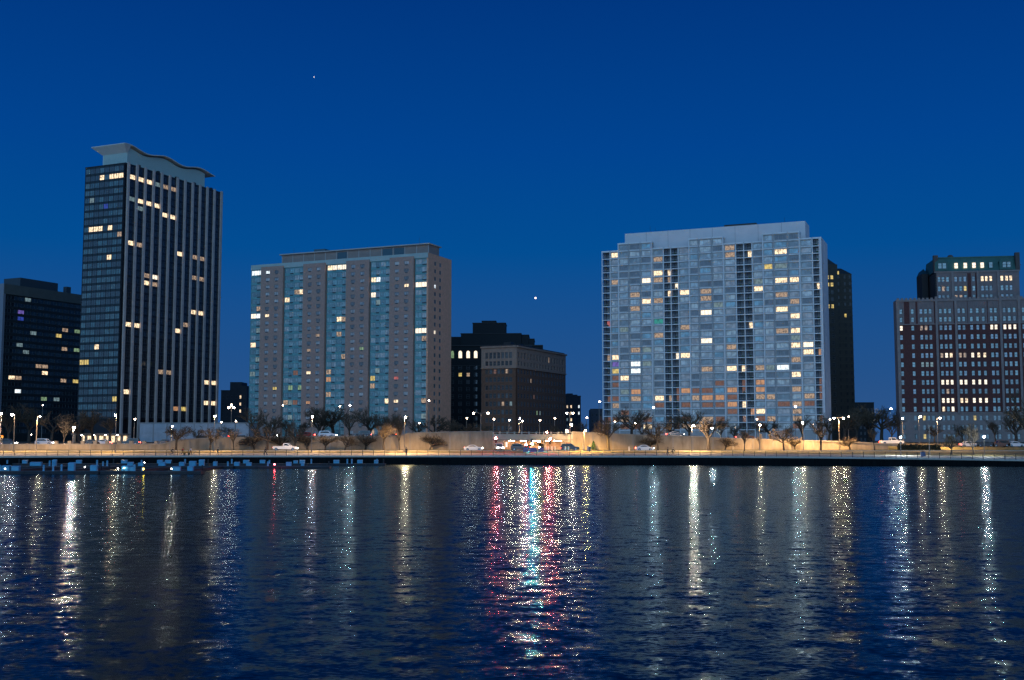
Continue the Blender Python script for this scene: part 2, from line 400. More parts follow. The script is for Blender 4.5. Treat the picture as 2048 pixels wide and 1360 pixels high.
# ---------------------------------------------------------------- buildings
class Bld:
    def __init__(s, name, O, ang, W, D, zb, zt, label, cat='building', seed=1):
        s.O = Vector((O[0], O[1], zb)); s.a = ang; s.W = W; s.D = D; s.H = zt - zb; s.zb = zb
        s.root = empty(name, s.O, ang, label, cat, None); s.wins = []; s.r = random.Random(seed); s.wall = MB(); s.mats = []
    def loc(s, face, u, z, n):
        if face == 'F': return (u, -n, z)
        if face == 'L': return (-n, u, z)
        return (s.W + n, u, z)
    def world(s, p):
        c, q = math.cos(s.a), math.sin(s.a); return Vector((s.O.x + c * p[0] - q * p[1], s.O.y + q * p[0] + c * p[1], s.O.z + p[2]))
    def u(s, face, px, z=None):
        """distance along a face at which it shows at this photo column"""
        z = s.H if z is None else z
        lo, hi = -5.0, (s.W if face == 'F' else s.D) + 40
        g = lambda t: proj(s.world(s.loc(face, t, z, 0)))[0] - px
        up = g(hi) > g(lo)
        for _ in range(50):
            mid = (lo + hi) / 2
            if (g(mid) > 0) == up: hi = mid
            else: lo = mid
        return lo
    def fbox(s, mb, face, u0, u1, z0, z1, n0, n1, m=0):
        if u1 - u0 < .01 or z1 - z0 < .01: return
        mb.hexa([s.loc(face, a, c, b) for c in (z0, z1) for a, b in ((u0, n1), (u1, n1), (u1, n0), (u0, n0))], m)
    def section(s, mb, face, u0, u1, z0, z1, cols, rows, n0, n1, m=0, ms=None, ns=None):
        """wall u0..u1 with window openings cols x rows; spandrels may have their own material and depth"""
        ms = m if ms is None else ms; ns = n1 if ns is None else ns
        x = u0
        for a, b in cols:
            s.fbox(mb, face, x, a, z0, z1, n0, n1, m); x = b
            z = z0
            for c, d in rows: s.fbox(mb, face, a, b, z, c, n0, ns, ms); z = d
            s.fbox(mb, face, a, b, z, z1, n0, ns, ms)
        s.fbox(mb, face, x, u1, z0, z1, n0, n1, m)
    def win(s, face, u0, u1, z0, z1, n, mat, mull=1, horiz=0, fr=.07, arch=False):
        c = s.world(s.loc(face, (u0 + u1) / 2, (z0 + z1) / 2, n)); p = proj(c)
        p0 = proj(s.world(s.loc(face, u0, z0, n))); p1 = proj(s.world(s.loc(face, u1, z0, n)))
        s.wins.append(dict(f=face, u0=u0, u1=u1, z0=z0, z1=z1, n=n, mat=mat, mull=mull, hz=horiz, fr=fr, px=p[0], py=p[1], area=abs(p1[0] - p0[0]) * (z1 - z0), lit=False, arch=arch))
    def light(s, lst, tol=9):
        for e in lst:
            px, py, k = e[:3]
            best = min(s.wins, key=lambda w: (w['px'] - px) ** 2 + ((w['py'] - py) * 1.2) ** 2)
            if abs(best['px'] - px) < tol + 6 and abs(best['py'] - py) < tol: best['mat'] = LIT[k]; best['lit'] = True
    def _wmesh(s, mb, w, mi):
        f, n, fr = w['f'], w['n'], w['fr']; u0, u1, z0, z1 = w['u0'], w['u1'], w['z0'], w['z1']
        if w['arch']:
            pts = [s.loc(f, u0, z0, n), s.loc(f, u1, z0, n)]; r = (u1 - u0) / 2
            for q in range(9):
                t = math.pi * q / 8; pts.append(s.loc(f, (u0 + u1) / 2 + r * math.cos(t), z1 - r + r * math.sin(t), n))
            mb.quad(pts, mi)
        else: mb.quad([s.loc(f, u0, z0, n), s.loc(f, u1, z0, n), s.loc(f, u1, z1, n), s.loc(f, u0, z1, n)], mi)
        if fr:
            s.fbox(mb, f, u0, u1, z0, z0 + fr, n + .01, n + .09, 0); s.fbox(mb, f, u0, u1, z1 - fr, z1, n + .01, n + .09, 0)
            s.fbox(mb, f, u0, u0 + fr, z0 + fr, z1 - fr, n + .01, n + .09, 0); s.fbox(mb, f, u1 - fr, u1, z0 + fr, z1 - fr, n + .01, n + .09, 0)
            for q in range(1, w['mull'] + 1):
                c = u0 + (u1 - u0) * q / (w['mull'] + 1); s.fbox(mb, f, c - fr / 2, c + fr / 2, z0 + fr, z1 - fr, n + .01, n + .085, 0)
            for q in range(1, w['hz'] + 1):
                c = z0 + (z1 - z0) * q / (w['hz'] + 1); s.fbox(mb, f, u0 + fr, u1 - fr, c - fr / 2, c + fr / 2, n + .01, n + .08, 0)
    def finish(s, wallmats, frame, dark=None, cap=100):
        s.wall.build('wall', wallmats, s.root)
        s.wins.sort(key=lambda w: -w['area'] * (2 if w['lit'] else 1))
        for w in s.wins[:cap]:
            mb = MB(); s._wmesh(mb, w, 1); mb.build('window', [frame, w['mat']], s.root)
        rest = s.wins[cap:]
        if rest:
            mats = [frame]; mb = MB()
            for w in rest:
                if w['mat'] not in mats: mats.append(w['mat'])
                s._wmesh(mb, w, mats.index(w['mat']))
            tag(mb.build('windows', mats, s.root), kind='stuff')
def footprint(near, rightpx=None, leftpx=None, Y=400):
    """near=(px,py) of the near top corner at depth Y; the far top corner to the right or left gives the heading"""
    P = PY(near[0], near[1], Y); return P

GR = pmat('aged_metal_frame', (.12, .14, .16), .5)

def striped_tower():
    P = PY(251, 325, 430); Q = PZ(446, 386, P.z)
    d = Vector((Q.x - P.x, Q.y - P.y, 0)); W = d.length; ang = math.atan2(d.y, d.x)
    b = Bld('striped_tower', P, ang, W, 20, 4.5, P.z, 'tall dark glass tower with pale vertical stripes and a wavy rooftop canopy', 'skyscraper', 3)
    b.D = b.u('L', 171)
    print('striped tower', P, Q, W, math.degrees(ang), b.D)
    wall = b.wall; H = b.H; nfl = 36; fh = (H - 2.2) / nfl
    wall.box(.8, W - .05, .8, b.D - .05, 9.0, H - .3, 0)
    wall.box(1.4, W - .6, 1.6, b.D - .6, 0, 9.05, 0)          # recessed lobby level
    rows = [(9 + (i + .32) * (H - 9.9) / 34, 9 + (i + .95) * (H - 9.9) / 34) for i in range(34)]
    # long face: piers and dark bays
    sp = (W - 1.4) / 12.3; cols = [(1.5 + i * sp + .55, 1.5 + (i + 1) * sp - .55) for i in range(12)]
    b.section(wall, 'F', .0, W, 9, H, cols, rows, -.8, 0, 0)
    for i in range(13):
        c = 1.5 + i * sp; b.fbox(wall, 'F', c - .54, c + .54, 0, H + .4, .003, .62, 1)
    dg = curtain('tower_dark_pane', (.006, .008, .012), .0); dg2 = curtain('tower_dim_pane', (.02, .028, .036), .0)
    for c in cols:
        for r in rows: b.win('F', c[0], c[1], r[0], r[1], -.15, dg2 if b.r.random() < .1 else dg, 1)
    # narrow face: ribbons of panes over dark spandrels
    k = 8; cw = (b.D - 1.0) / k; colsL = [(.8 + i * cw + .08, .8 + (i + 1) * cw - .08) for i in range(k)]
    rl = [(9 + (i + .30) * (H - 9.9) / 34, 9 + (i + .98) * (H - 9.9) / 34) for i in range(34)]
    b.section(wall, 'L', 0, b.D, 9, H, colsL, rl, -.8, 0, 0, 2, -.08)
    tints = [curtain('tower_blind_%s' % q, c, .5) for q, c in zip('abcd', ((.06, .17, .17), (.035, .12, .13), (.015, .05, .055), (.10, .20, .19)))]
    for j, r in enumerate(rl):
        for i, c in enumerate(colsL):
            t = tints[2] if b.r.random() < .22 or i in (3, 5) and b.r.random() < .5 else b.r.choice(tints)
            b.win('L', c[0], c[1], r[0], r[1], -.12, t, 1, 0, .06)
    for i in range(2): b.fbox(wall, 'L', 1 + i * (b.D - 3), 2.6 + i * (b.D - 3), 0, 9, -1.5, -.1, 0)
    b.light([(208, 352, 'W'), (222, 352, 'W'), (236, 351, 'W'), (248, 351, 'W'), (182, 403, 'c'), (214, 413, 'B'), (178, 461, 'W'), (192, 460, 'W'), (206, 459, 'W'), (217, 458, 'W'), (216, 519, 'W'), (194, 701, 'W'), (165, 718, 'Y'), (176, 718, 'Y'), (227, 793, 'Y'), (244, 474, 'w'),
             (267, 355, 'W'), (283, 360, 'W'), (300, 365, 'W'), (317, 369, 'c'), (331, 376, 'w'), (346, 379, 'w'), (281, 406, 'W'), (299, 411, 'W'), (316, 416, 'W'), (265, 403, 'c'), (283, 419, 'c'), (331, 432, 'W'), (346, 436, 'W'), (265, 491, 'W'), (280, 492, 'w'), (360, 513, 'W'), (388, 517, 'w'), (402, 521, 'w'),
             (295, 557, 'w'), (295, 571, 'W'), (311, 559, 'V'), (312, 573, 'w'), (389, 561, 'w'), (403, 563, 'w'), (387, 631, 'W'), (401, 632, 'W'), (356, 655, 'W'), (372, 656, 'w'), (259, 656, 'W'), (275, 658, 'W'), (321, 739, 'w'), (339, 739, 'w'), (255, 778, 'W'), (412, 759, 'W'), (425, 763, 'W'), (411, 802, 'W'), (425, 802, 'W'), (351, 811, 'O'), (367, 813, 'Y')], 9)
    b.finish([pmat('tower_black_wall', (.012, .014, .018), .35), pmat('tower_stone_pier', (.58, .47, .40), .7, .12, .5), pmat('tower_spandrel', (.012, .03, .032), .3)], GR)
    # rooftop: fluted screen and wavy canopy
    ph = MB(); x0, x1, y0, y1 = 4.0, W - 8.5, 3.2, b.D - 5.0
    def cz(x): return H + 7.4 + 0.75 * math.sin((x - 3) / (W - 4) * 2 * math.pi * 2.6 + 1.4)
    nx = 90
    for i in range(nx):
        a, c = x0 + (x1 - x0) * i / nx, x0 + (x1 - x0) * (i + 1) / nx
        for yy in (y0, y1): ph.hexa([(a, yy - .1, H - .2), (c, yy - .1, H - .2), (c, yy + .1, H - .2), (a, yy + .1, H - .2), (a, yy - .1, cz(a) - .6), (c, yy - .1, cz(c) - .6), (c, yy + .1, cz(c) - .6), (a, yy + .1, cz(a) - .6)], 0)
        ph.box(a, a + .14, y0 - .28, y0 - .103, H, cz(a) - 1.0, 0)
    for xx in (x0, x1):
        ph.box(xx - .1, xx + .1, y0 + .1, y1 - .1, H - .2, cz(xx) - .6, 0)
        for j in range(18): yy = y0 + .3 + (y1 - y0 - .6) * j / 18; ph.box(xx - .28, xx - .103, yy, yy + .16, H, cz(xx) - .8, 0)
    ph.build('roof_screen', pmat('roof_screen_metal', (.46, .58, .54), .6), b.root)
    ca = MB(); X0, X1, Y0, Y1 = 0.6, W - 3.6, 1.5, b.D - 2.0
    for i in range(60):
        a, c = X0 + (X1 - X0) * i / 60, X0 + (X1 - X0) * (i + 1) / 60
        ca.hexa([(a, Y0, cz(a) - .1), (c, Y0, cz(c) - .1), (c, Y1, cz(c) - .1), (a, Y1, cz(a) - .1), (a, Y0, cz(a) + .2), (c, Y0, cz(c) + .2), (c, Y1, cz(c) + .2), (a, Y1, cz(a) + .2)], 0)
    # flared soffit under the near end
    ca.hexa([(x0, y0, H + 5.0), (x0 + .5, y0, H + 5.0), (x0 + .5, y1, H + 5.0), (x0, y1, H + 5.0), (X0, Y0, cz(X0) - .12), (x0 + .5, Y0, cz(x0) - .12), (x0 + .5, Y1, cz(x0) - .12), (X0, Y1, cz(X0) - .12)], 0)
    ca.build('roof_canopy', pmat('canopy_concrete', (.72, .66, .58), .7, .08, .3), b.root)
    rp = MB(); rp.box(-.1, W + .1, -.1, b.D + .1, H - .28, H + .02); 
    for i in range(5):
        x = 8 + i * 11; rp.box(x, x + 1.2, .7, 1.6, H + .02, H + 1.0)
    rp.build('roof', pmat('roof_dark', (.03, .035, .04), .8), b.root)
striped_tower()

def dark_slab():
    P = PY(8, 567, 470); Q = PZ(164, 590, P.z)
    d = Vector((Q.x - P.x, Q.y - P.y, 0)); ang = math.atan2(d.y, d.x)
    W = d.length * 1.25
    b = Bld('dark_apartment_slab', P, ang, W, 22, 4.5, P.z, 'dark apartment slab with a pale parapet at the far left edge', 'building', 5)
    H = b.H; wall = b.wall; wall.box(.8, W - .1, .8, 21, 0, H - .4, 0)
    nf = 21; fh = (H - 4.5 - 3) / nf; rows = [(3 + (i + .36) * fh, 3 + (i + .95) * fh) for i in range(nf)]
    k = 15; cw = (W - 1) / k; cols = [(.6 + i * cw + .1, .6 + (i + 1) * cw - .1) for i in range(k)]
    b.section(wall, 'F', 0, W, 0, H - 4.2, cols, rows, -.8, 0, 0)
    b.fbox(wall, 'F', 0, W, H - 4.2, H, -.8, .35, 1); b.fbox(wall, 'L', -.3, 22, 0, H, -.8, .3, 2)
    ts = [curtain('slab_pane_%s' % q, c, .0) for q, c in zip('abc', ((.006, .009, .008), (.012, .018, .016), (.03, .04, .036)))]
    for r in rows:
        for c in cols: b.win('F', c[0], c[1], r[0], r[1], -.2, b.r.choice(ts + ts[:2]), 1)
    b.light([(55, 590, 'c'), (64, 591, 'c'), (80, 593, 'c'), (39, 630, 'P'), (47, 632, 'B'), (130, 659, 'w'), (154, 660, 'g'), (73, 665, 'c'), (115, 670, 'Y'), (42, 691, 'c'), (129, 700, 'w'), (152, 703, 'g'), (54, 706, 'c'), (75, 738, 'w'), (84, 739, 'w'), (93, 740, 'W'), (29, 749, 'W'), (38, 751, 'w'), (127, 755, 'w'), (151, 758, 'Y'), (29, 779, 'C'), (38, 780, 'C'), (92, 797, 'g'), (113, 797, 'c')], 10)
    b.finish([pmat('slab_dark_wall', (.022, .027, .024), .6), pmat('slab_parapet', (.12, .13, .11), .8, .1, .4), pmat('slab_side_panel', (.22, .24, .27), .8)], GR)
    rp = MB(); x = b.u('F', 60); x2 = b.u('F', 135)
    rp.box(x, x2, 6, 16, H - .3, H + 4.6); rp.box(x2 + 4, x2 + 6.5, 5, 7, H - .3, H + 3.6); rp.box(.3, W - .3, .3, 21.5, H - .4, H - .1)
    rp.build('rooftop_plant', pmat('slab_plant', (.05, .07, .08), .7), b.root)
dark_slab()

def brick_midrise():
    P = PY(856.5, 505, 412); Q = PZ(503, 531, P.z)
    d = Vector((P.x - Q.x, P.y - Q.y, 0)); W = d.length; ang = math.atan2(d.y, d.x)
    b = Bld('brick_apartment_building', Q, ang, W, 20, 4.5, P.z, 'wide brown brick apartment building with teal glazed bays and pale cornice', 'building', 11)
    D = 5.0
    for _ in range(60):
        if proj(b.world((W, D, b.H)))[0] > 902.5: break
        D += .5
    b.D = D; print('mid', P, Q, W, math.degrees(ang), D)
    H = b.H; wall = b.wall
    wall.box(.6, W - .3, .6, D, 0, H - .6, 0)
    n = 22; fh = 2.83; ztop = H - 2.0
    fl = [ztop - (i + 1) * fh for i in range(23) if ztop - (i + 1) * fh > 1]
    frieze = 2
    S = [('g', 504.7, 524.7), ('b', 524.7, 569), ('g', 570, 609), ('b', 609, 653), ('g', 654.6, 694.6), ('b', 694.6, 740.7), ('g', 742, 781.6), ('b', 781.6, 829.4), ('g', 830.6, 856)]
    teal = [curtain('teal_pane_%s' % q, c, .75) for q, c in zip('abcd', ((.16, .38, .38), (.08, .24, .26), (.26, .40, .38), (.45, .48, .44)))]
    bw = [curtain('brick_pane_%s' % q, c, .4) for q, c in zip('abc', ((.34, .34, .34), (.14, .13, .13), (.55, .50, .46)))]
    ac = wall
    for kind, pa, pb in S:
        u0, u1 = b.u('F', pa), b.u('F', pb)
        if pa < 506: u0 = 0
        if pb > 855: u1 = W
        if kind == 'g':
            half = (u1 - u0) > 5.5
            cols = []
            if half: m_ = (u0 + u1) / 2; cols = [(u0 + .15, m_ - .05), (m_ + .05, u1 - .15)]
            else: cols = [(u0 + .2, u1 - .15)]
            rows = [(z + .75, z + 2.62) for z in fl][::-1]
            b.section(wall, 'F', u0, u1, 0, ztop + .1, cols, rows, -.8, -.02, 1, 1, -.06)
            for r in rows:
                for i, c in enumerate(cols):
                    L_ = c[1] - c[0]
                    t1, t2 = [LIT['w'] if b.r.random() < .02 else LIT['c'] if b.r.random() < .02 else b.r.choice(teal) for _ in (0, 1)]
                    b.win('F', c[0], c[0] + L_ * .52, r[0], r[1], -.14, t1, 1, 0, .07)
                    b.win('F', c[0] + L_ * .52, c[1], r[0], r[1], -.14, t2, 1, 0, .07)
                    b.fbox(ac, 'F', c[0] + L_ * .52 + .2, c[1] - .5, r[0] - .42, r[0] + .02, -.05, .1, 4)
        else:
            m_ = (u0 + u1) / 2; w2 = (u1 - u0) / 2
            cols = [(u0 + w2 * .62 - .95, u0 + w2 * .62 + .95), (m_ + w2 * .42 - .95, m_ + w2 * .42 + .95)]
            rows = [(z + .95, z + 2.12) for z in fl][::-1]
            b.section(wall, 'F', u0 + .02, u1 - .02, 0, ztop + .9, cols, rows, -.8, .85, 0)
            for r in rows:
                for c in cols:
                    b.win('F', c[0], c[1], r[0], r[1], .65, b.r.choice(bw), 1, 0, .07)
                    b.fbox(ac, 'F', c[0] + .45, c[1] - .45, r[0] - .42, r[0] - .08, .8, .98, 4)
    b.fbox(wall, 'F', 0, W + .01, ztop + .103, H, -.8, .3, frieze)
    # right side wall: warm street-lamp light is put into its brick colour
    c1, c2 = b.u('R', 870.5), b.u('R', 880.5); rows = [(z + .75, z + 2.2) for z in fl][::-1]
    colsR = [(c1 - .75, c1 + .75), (c2 - .75, c2 + .75)]
    b.section(wall, 'R', 0, D, 0, H, colsR, rows, -.6, .05, 3)
    dk = curtain('side_dark_pane', (.012, .013, .014), .1)
    for r in rows:
        for c in colsR: b.win('R', c[0], c[1], r[0], r[1], -.15, bw[1] if b.r.random() < .15 else dk, 1, 0, .09)
    b.light([(509, 543, 'C'), (519, 543, 'C'), (538, 540, 'C'), (659, 534, 'W'), (668, 533, 'V'), (680, 533, 'V'), (689, 532, 'V'), (746, 561, 'W'), (757, 560, 'C'), (816, 569, 'W'), (836, 570, 'V'), (848, 570, 'V'), (870.6, 572, 'C'), (604, 582, 'W'), (594, 583, 'w'), (579, 601, 'W'), (747, 590, 'V'), (755, 607, 'c'), (510, 632, 'V'), (519, 632, 'C'), (536, 630, 'W'), (680, 640, 'W'), (690, 640, 'w'), (836, 664, 'V'), (848, 664, 'V'), (870, 665, 'V'), (510, 692, 'W'), (639, 671, 'w'), (619, 701, 'w'), (725, 699, 'g'), (683, 716, 'w'), (619, 746, 'W'), (594, 749, 'o'), (659, 765, 'O'), (749, 761, 'Y'), (795, 759, 'R'), (552, 778, 'Y'), (580, 779, 'g'), (596, 779, 'g'), (619, 808, 'O'), (770, 808, 'W'), (794, 806, 'W'), (595, 810, 'o'), (849, 806, 'w'), (567, 810, 'w')], 9)
    b.finish([pmat('brown_brick', (.44, .285, .225), .9, .12, 1.2), pmat('teal_spandrel', (.14, .36, .36), .35, .15, .4), pmat('teal_frieze', (.40, .50, .46), .6, .08, .3), pmat('lamplit_side_brick', (.78, .40, .25), .9, .12, 1.0), pmat('ac_grille', (.05, .09, .10), .6)], pmat('teal_frame', (.14, .24, .26), .5))
    # penthouse
    ph = MB(); x0 = b.u('F', 543); 
    y0 = 5.0; x0 = x0 + 1.5; x1 = b.u('F', 846) - .3; PD = 8.5
    PHH = 5.0; k = 13; 
    ph.box(x0, x1, y0, y0 + PD, H - .6, H + PHH - 1.0, 0)
    for i in range(k + 1): x = x0 + (x1 - x0) * i / k; ph.box(x - .12, x + .12, y0 - .12, y0 - .003, H - .6, H + PHH - 1.0, 1)
    for i in (5, 9, 10): ph.box(x0 + (x1 - x0) * (i + .08) / k, x0 + (x1 - x0) * (i + .92) / k, y0 - .06, y0 - .004, H + .6, H + PHH - 1.5, 2)
    ph.box(x0 - .8, x1 + .8, y0 - 1.0, y0 + PD + .6, H + PHH - .997, H + PHH - .6, 1)
    ph.box(x0 + 14, x0 + 19, y0 + 1, y0 + 5, H + PHH - .597, H + PHH + .6, 2)
    for xx, hh in ((x0 + 4, 2.4), (x0 + 27, 1.8), (x1 - 5, 2.8)): an = MB(); an.tube((xx, y0 + 2, H + PHH - .7), (xx, y0 + 2, H + PHH - .6 + hh), .06, .04, 5); an.build('antenna', M['black'], b.root)
    ph.build('penthouse', [pmat('penthouse_panel', (.34, .26, .22), .8, .1, .5), pmat('penthouse_trim', (.50, .46, .42), .7), pmat('penthouse_glass', (.05, .12, .15), .2)], b.root)
    rp = MB(); rp.box(.1, W - .1, .4, D, H - .58, H - .3); rp.build('roof', M['asphalt'], b.root)
brick_midrise()

def white_building():
    P = PY(1642, 474, 402); Q = PZ(1204, 503, P.z)
    d = Vector((P.x - Q.x, P.y - Q.y, 0)); W = d.length; ang = math.atan2(d.y, d.x)
    b = Bld('white_grid_building', Q, ang, W, 22, 4.5, P.z, 'white gridded apartment building with stepped window bays and a blank white penthouse', 'building', 21)
    D = 3.0
    for _ in range(80):
        if proj(b.world((W, D, 40)))[0] > 1658: break
        D += .5
    b.D = D; print('white', P, Q, W, math.degrees(ang), D)
    H = b.H; wall = b.wall; wall.box(2.2, W - 1.0, 2.2, D, 0, H - .4, 1)
    fh = 2.62
    zt = H - .5; nfl = int((zt - 3) / fh)
    wn = [curtain('white_bldg_pane_%s' % q, c, .8) for q, c in zip('abcdefg', ((.55, .62, .60), (.32, .38, .38), (.85, .82, .74), (.88, .78, .66), (.14, .15, .16), (.36, .62, .66), (.70, .58, .50)))]
    dk = [curtain('white_balcony_pane_%s' % q, c, .1) for q, c in zip('abc', ((.015, .02, .026), (.05, .06, .07), (.14, .15, .16)))]
    sl = MB()
    S = [(1204, 1220, 'B', 0, 0), (1220, 1238, 'W', 0, 0), (1238, 1258.6, 'W', 1, 1), (1258.6, 1282, 'W', 1, 1), (1282, 1304, 'W', 1, 1),
         (1304, 1326.5, 'W', 0, 0), (1326.5, 1341, 'B', 0, 0), (1341, 1356, 'B', 0, 0), (1356, 1379, 'W', 0, 0),
         (1379, 1398, 'W', 1, 1), (1398, 1424.5, 'W', 1, 1), (1424.5, 1447, 'W', 1, 1),
         (1447, 1471, 'W', 0, 0), (1471, 1487, 'B', 0, 0), (1487, 1503.5, 'B', 0, 0), (1503.5, 1526, 'W', 0, 0),
         (1526, 1547, 'W', 1, 1), (1547, 1576, 'W', 1, 1), (1576, 1599, 'W', 1, 1),
         (1599, 1624, 'W', 0, 0), (1624, 1641, 'B', 0, 0)]
    for pa, pb, kind, bay, ex in S:
        u0, u1 = b.u('F', pa), b.u('F', pb)
        if pa == 1204: u0 = 0
        if pb == 1641: u1 = W - .3
        nf = 1.1 if bay else 0.0
        top = zt + (fh * .95 if ex else 0)
        k = nfl + (1 if ex else 0)
        zs = [top - (i + 1) * fh for i in range(k)]
        if kind == 'W':
            cols = [(u0 + .45, u1 - .45)]; rows = [(z + .5, z + fh - .32) for z in zs][::-1]
            b.section(wall, 'F', u0, u1, 0, top, cols, rows, -2.3, nf - .25, 1)
            tone = b.r.random()
            for r in rows:
                q = b.r.random(); low = (zt - r[0]) / zt
                t = wn[4] if q < .10 else wn[3] if q < .10 + .25 * low else wn[6] if q < .2 + .3 * low else b.r.choice(wn)
                if low > .62 and b.r.random() < (low - .55) * 1.3: t = LIT['o'] if b.r.random() < .7 else LIT['w']  # faint glow on low panes stands in for warm street-lamp light
                q = b.r.random(); t = LIT['w'] if q < .035 else LIT['W'] if q < .05 else LIT['c'] if q < .07 else t
                b.win('F', cols[0][0], cols[0][1], r[0], r[1], nf - .42, t, 2 if (u1 - u0) > 4.6 else 1, 0, .06)
        else:
            # open balconies: slabs, a parapet and dark doors well behind
            for z in zs:
                b.fbox(wall, 'F', u0, u1, z - .02, z + .16, -2.25, -.01, 0)
                b.fbox(wall, 'F', u0 + .05, u1 - .05, z + .85, z + .92, -.12, -.04, 1)
                q = b.r.random(); t = dk[0] if q < .45 else dk[1] if q < .7 else dk[2]
                low = (zt - z) / zt
                if low > .7 and b.r.random() < .35: t = LIT['o']  # low balcony doors glow in place of street-lamp light
                b.fbox(wall, 'F', u0 + .12, u0 + .12 + (u1 - u0) * .32, z + .16, z + fh - .05, -2.25, -1.2, 2)
                b.win('F', u0 + (u1 - u0) * .40, u1 - .35, z + .2, z + fh - .2, -1.9, t, 1, 0, .06)
                if b.r.random() < .35:
                    c = u0 + (u1 - u0) * b.r.uniform(.4, .8); sl.ball(b.loc('F', c, z + .5, -.6), .38, 6)
        # frame grid
        b.fbox(wall, 'F', u0 - .16, u0 + .16, 0, top, nf - .247, nf + .12, 0)
        b.fbox(wall, 'F', u1 - .16, u1 + .16, 0, top, nf - .247, nf + (.12 if bay else .117), 0) if (bay or kind == 'B') else None
        for z in zs: b.fbox(wall, 'F', u0 + .163, u1 - .163, z - .13, z + .17, nf - .246, nf + .04, 0)
        b.fbox(wall, 'F', u0 - .2, u1 + .2, top + .003, top + .55, -2.3, nf + .15, 0)
    b.fbox(wall, 'F', W - .32, W + .1, 0, H, -2.3, .1, 3)
    # side wall: plain with one column of slit windows
    cR = D * .45; rows = [(z + .6, z + 2.1) for z in [zt - (i + 1) * fh for i in range(nfl)]][::-1]
    b.section(wall, 'R', -.0, D, 0, H, [(cR - .35, cR + .35)], rows, -.9, .1, 3)
    for r in rows: b.win('R', cR - .35, cR + .35, r[0], r[1], -.1, dk[0], 0, 0, .05)
    b.light([(1230, 514, 'W'), (1315, 552, 'W'), (1333, 549, 'W'), (1291, 564, 'V'), (1315, 566, 'w'), (1334, 564, 'w'), (1349, 576, 'V'), (1369, 578, 'W'), (1315, 595, 'w'), (1334, 593, 'W'), (1235, 571, 'w'), (1271, 611, 'w'), (1495, 510, 'W'), (1560, 506, 'W'), (1537, 535, 'Y'), (1561, 535, 'c'), (1564, 567, 'W'), (1585, 563, 'W'), (1634, 578, 'W'), (1414, 592, 'w'), (1413, 618, 'V'), (1588, 638, 'W'), (1559, 657, 'w'), (1589, 654, 'W'), (1498, 658, 'W'), (1413, 678, 'V'), (1588, 685, 'W'), (1614, 687, 'V'), (1613, 701, 'W'), (1636, 699, 'O'), (1352, 707, 'V'), (1369, 709, 'W'), (1213, 711, 'w'), (1230, 712, 'W'), (1231, 727, 'P'), (1229, 742, 'Y'), (1272, 726, 'C'), (1272, 742, 'C'), (1462, 736, 'W'), (1481, 734, 'W'), (1541, 731, 'c'), (1566, 732, 'C'), (1590, 744, 'W'), (1521, 735, 'w'), (1316, 640, 'T'), (1317, 667, 'w'), (1214, 643, 'R'),
             (1320, 797, 'W'), (1337, 793, 'w'), (1265, 783, 'O'), (1270, 796, 'w'), (1372, 782, 'O'), (1415, 796, 'O'), (1439, 793, 'O'), (1520, 764, 'O'), (1520, 780, 'O'), (1464, 782, 'O'), (1483, 808, 'W'), (1465, 809, 'O'), (1521, 825, 'W'), (1498, 823, 'O'), (1590, 808, 'w'), (1565, 809, 'o'), (1464, 700, 'w'), (1414, 735, 'w')], 9)
    sl.build('balcony_plants', M['bush'], b.root)['kind'] = 'stuff'
    b.finish([pmat('white_frame', (.88, .87, .84), .6, .06, .4), pmat('grey_panel', (.50, .48, .45), .5, .15, .3), pmat('balcony_grey', (.10, .12, .15), .7), pmat('white_side', (.80, .70, .66), .7, .08, .4)], pmat('white_win_frame', (.34, .36, .36), .5))
    ph = MB(); x0 = b.u('F', 1240) + .5; x1 = b.u('F', 1607)
    a = PY(1607, 437, 405).z - b.zb - .0
    ph.box(x0, x1, 5.0, D - 1, H - .4, H + 7.2, 0); ph.box(x0 + 60, x0 + 75, 8, D - 3, H + 7.2, H + 8.6, 1) if x1 - x0 > 76 else ph.box(x0 + 38, x0 + 50, 8, D - 3, H + 7.2, H + 8.4, 1)
    for xx, hh in ((x0 + 9, 3.2), (x0 + 11, 2.2), (x1 - 8, 2.6)): an = MB(); an.tube((xx, 9, H + 7.1), (xx, 9, H + 7.2 + hh), .07, .04, 5); an.build('antenna', M['black'], b.root)
    for i in range(1, 8): ph.box(x0 + (x1 - x0) * i / 8 - .03, x0 + (x1 - x0) * i / 8 + .03, 4.965, 4.998, H + .1, H + 7.1, 1)
    ph.build('penthouse', [pmat('penthouse_white', (.82, .74, .70), .7, .05, .3), M['asphalt']], b.root)
    rp = MB(); rp.box(.1, W - .1, 2.4, D, H - .39, H - .1); rp.build('roof', M['asphalt'], b.root)
white_building()

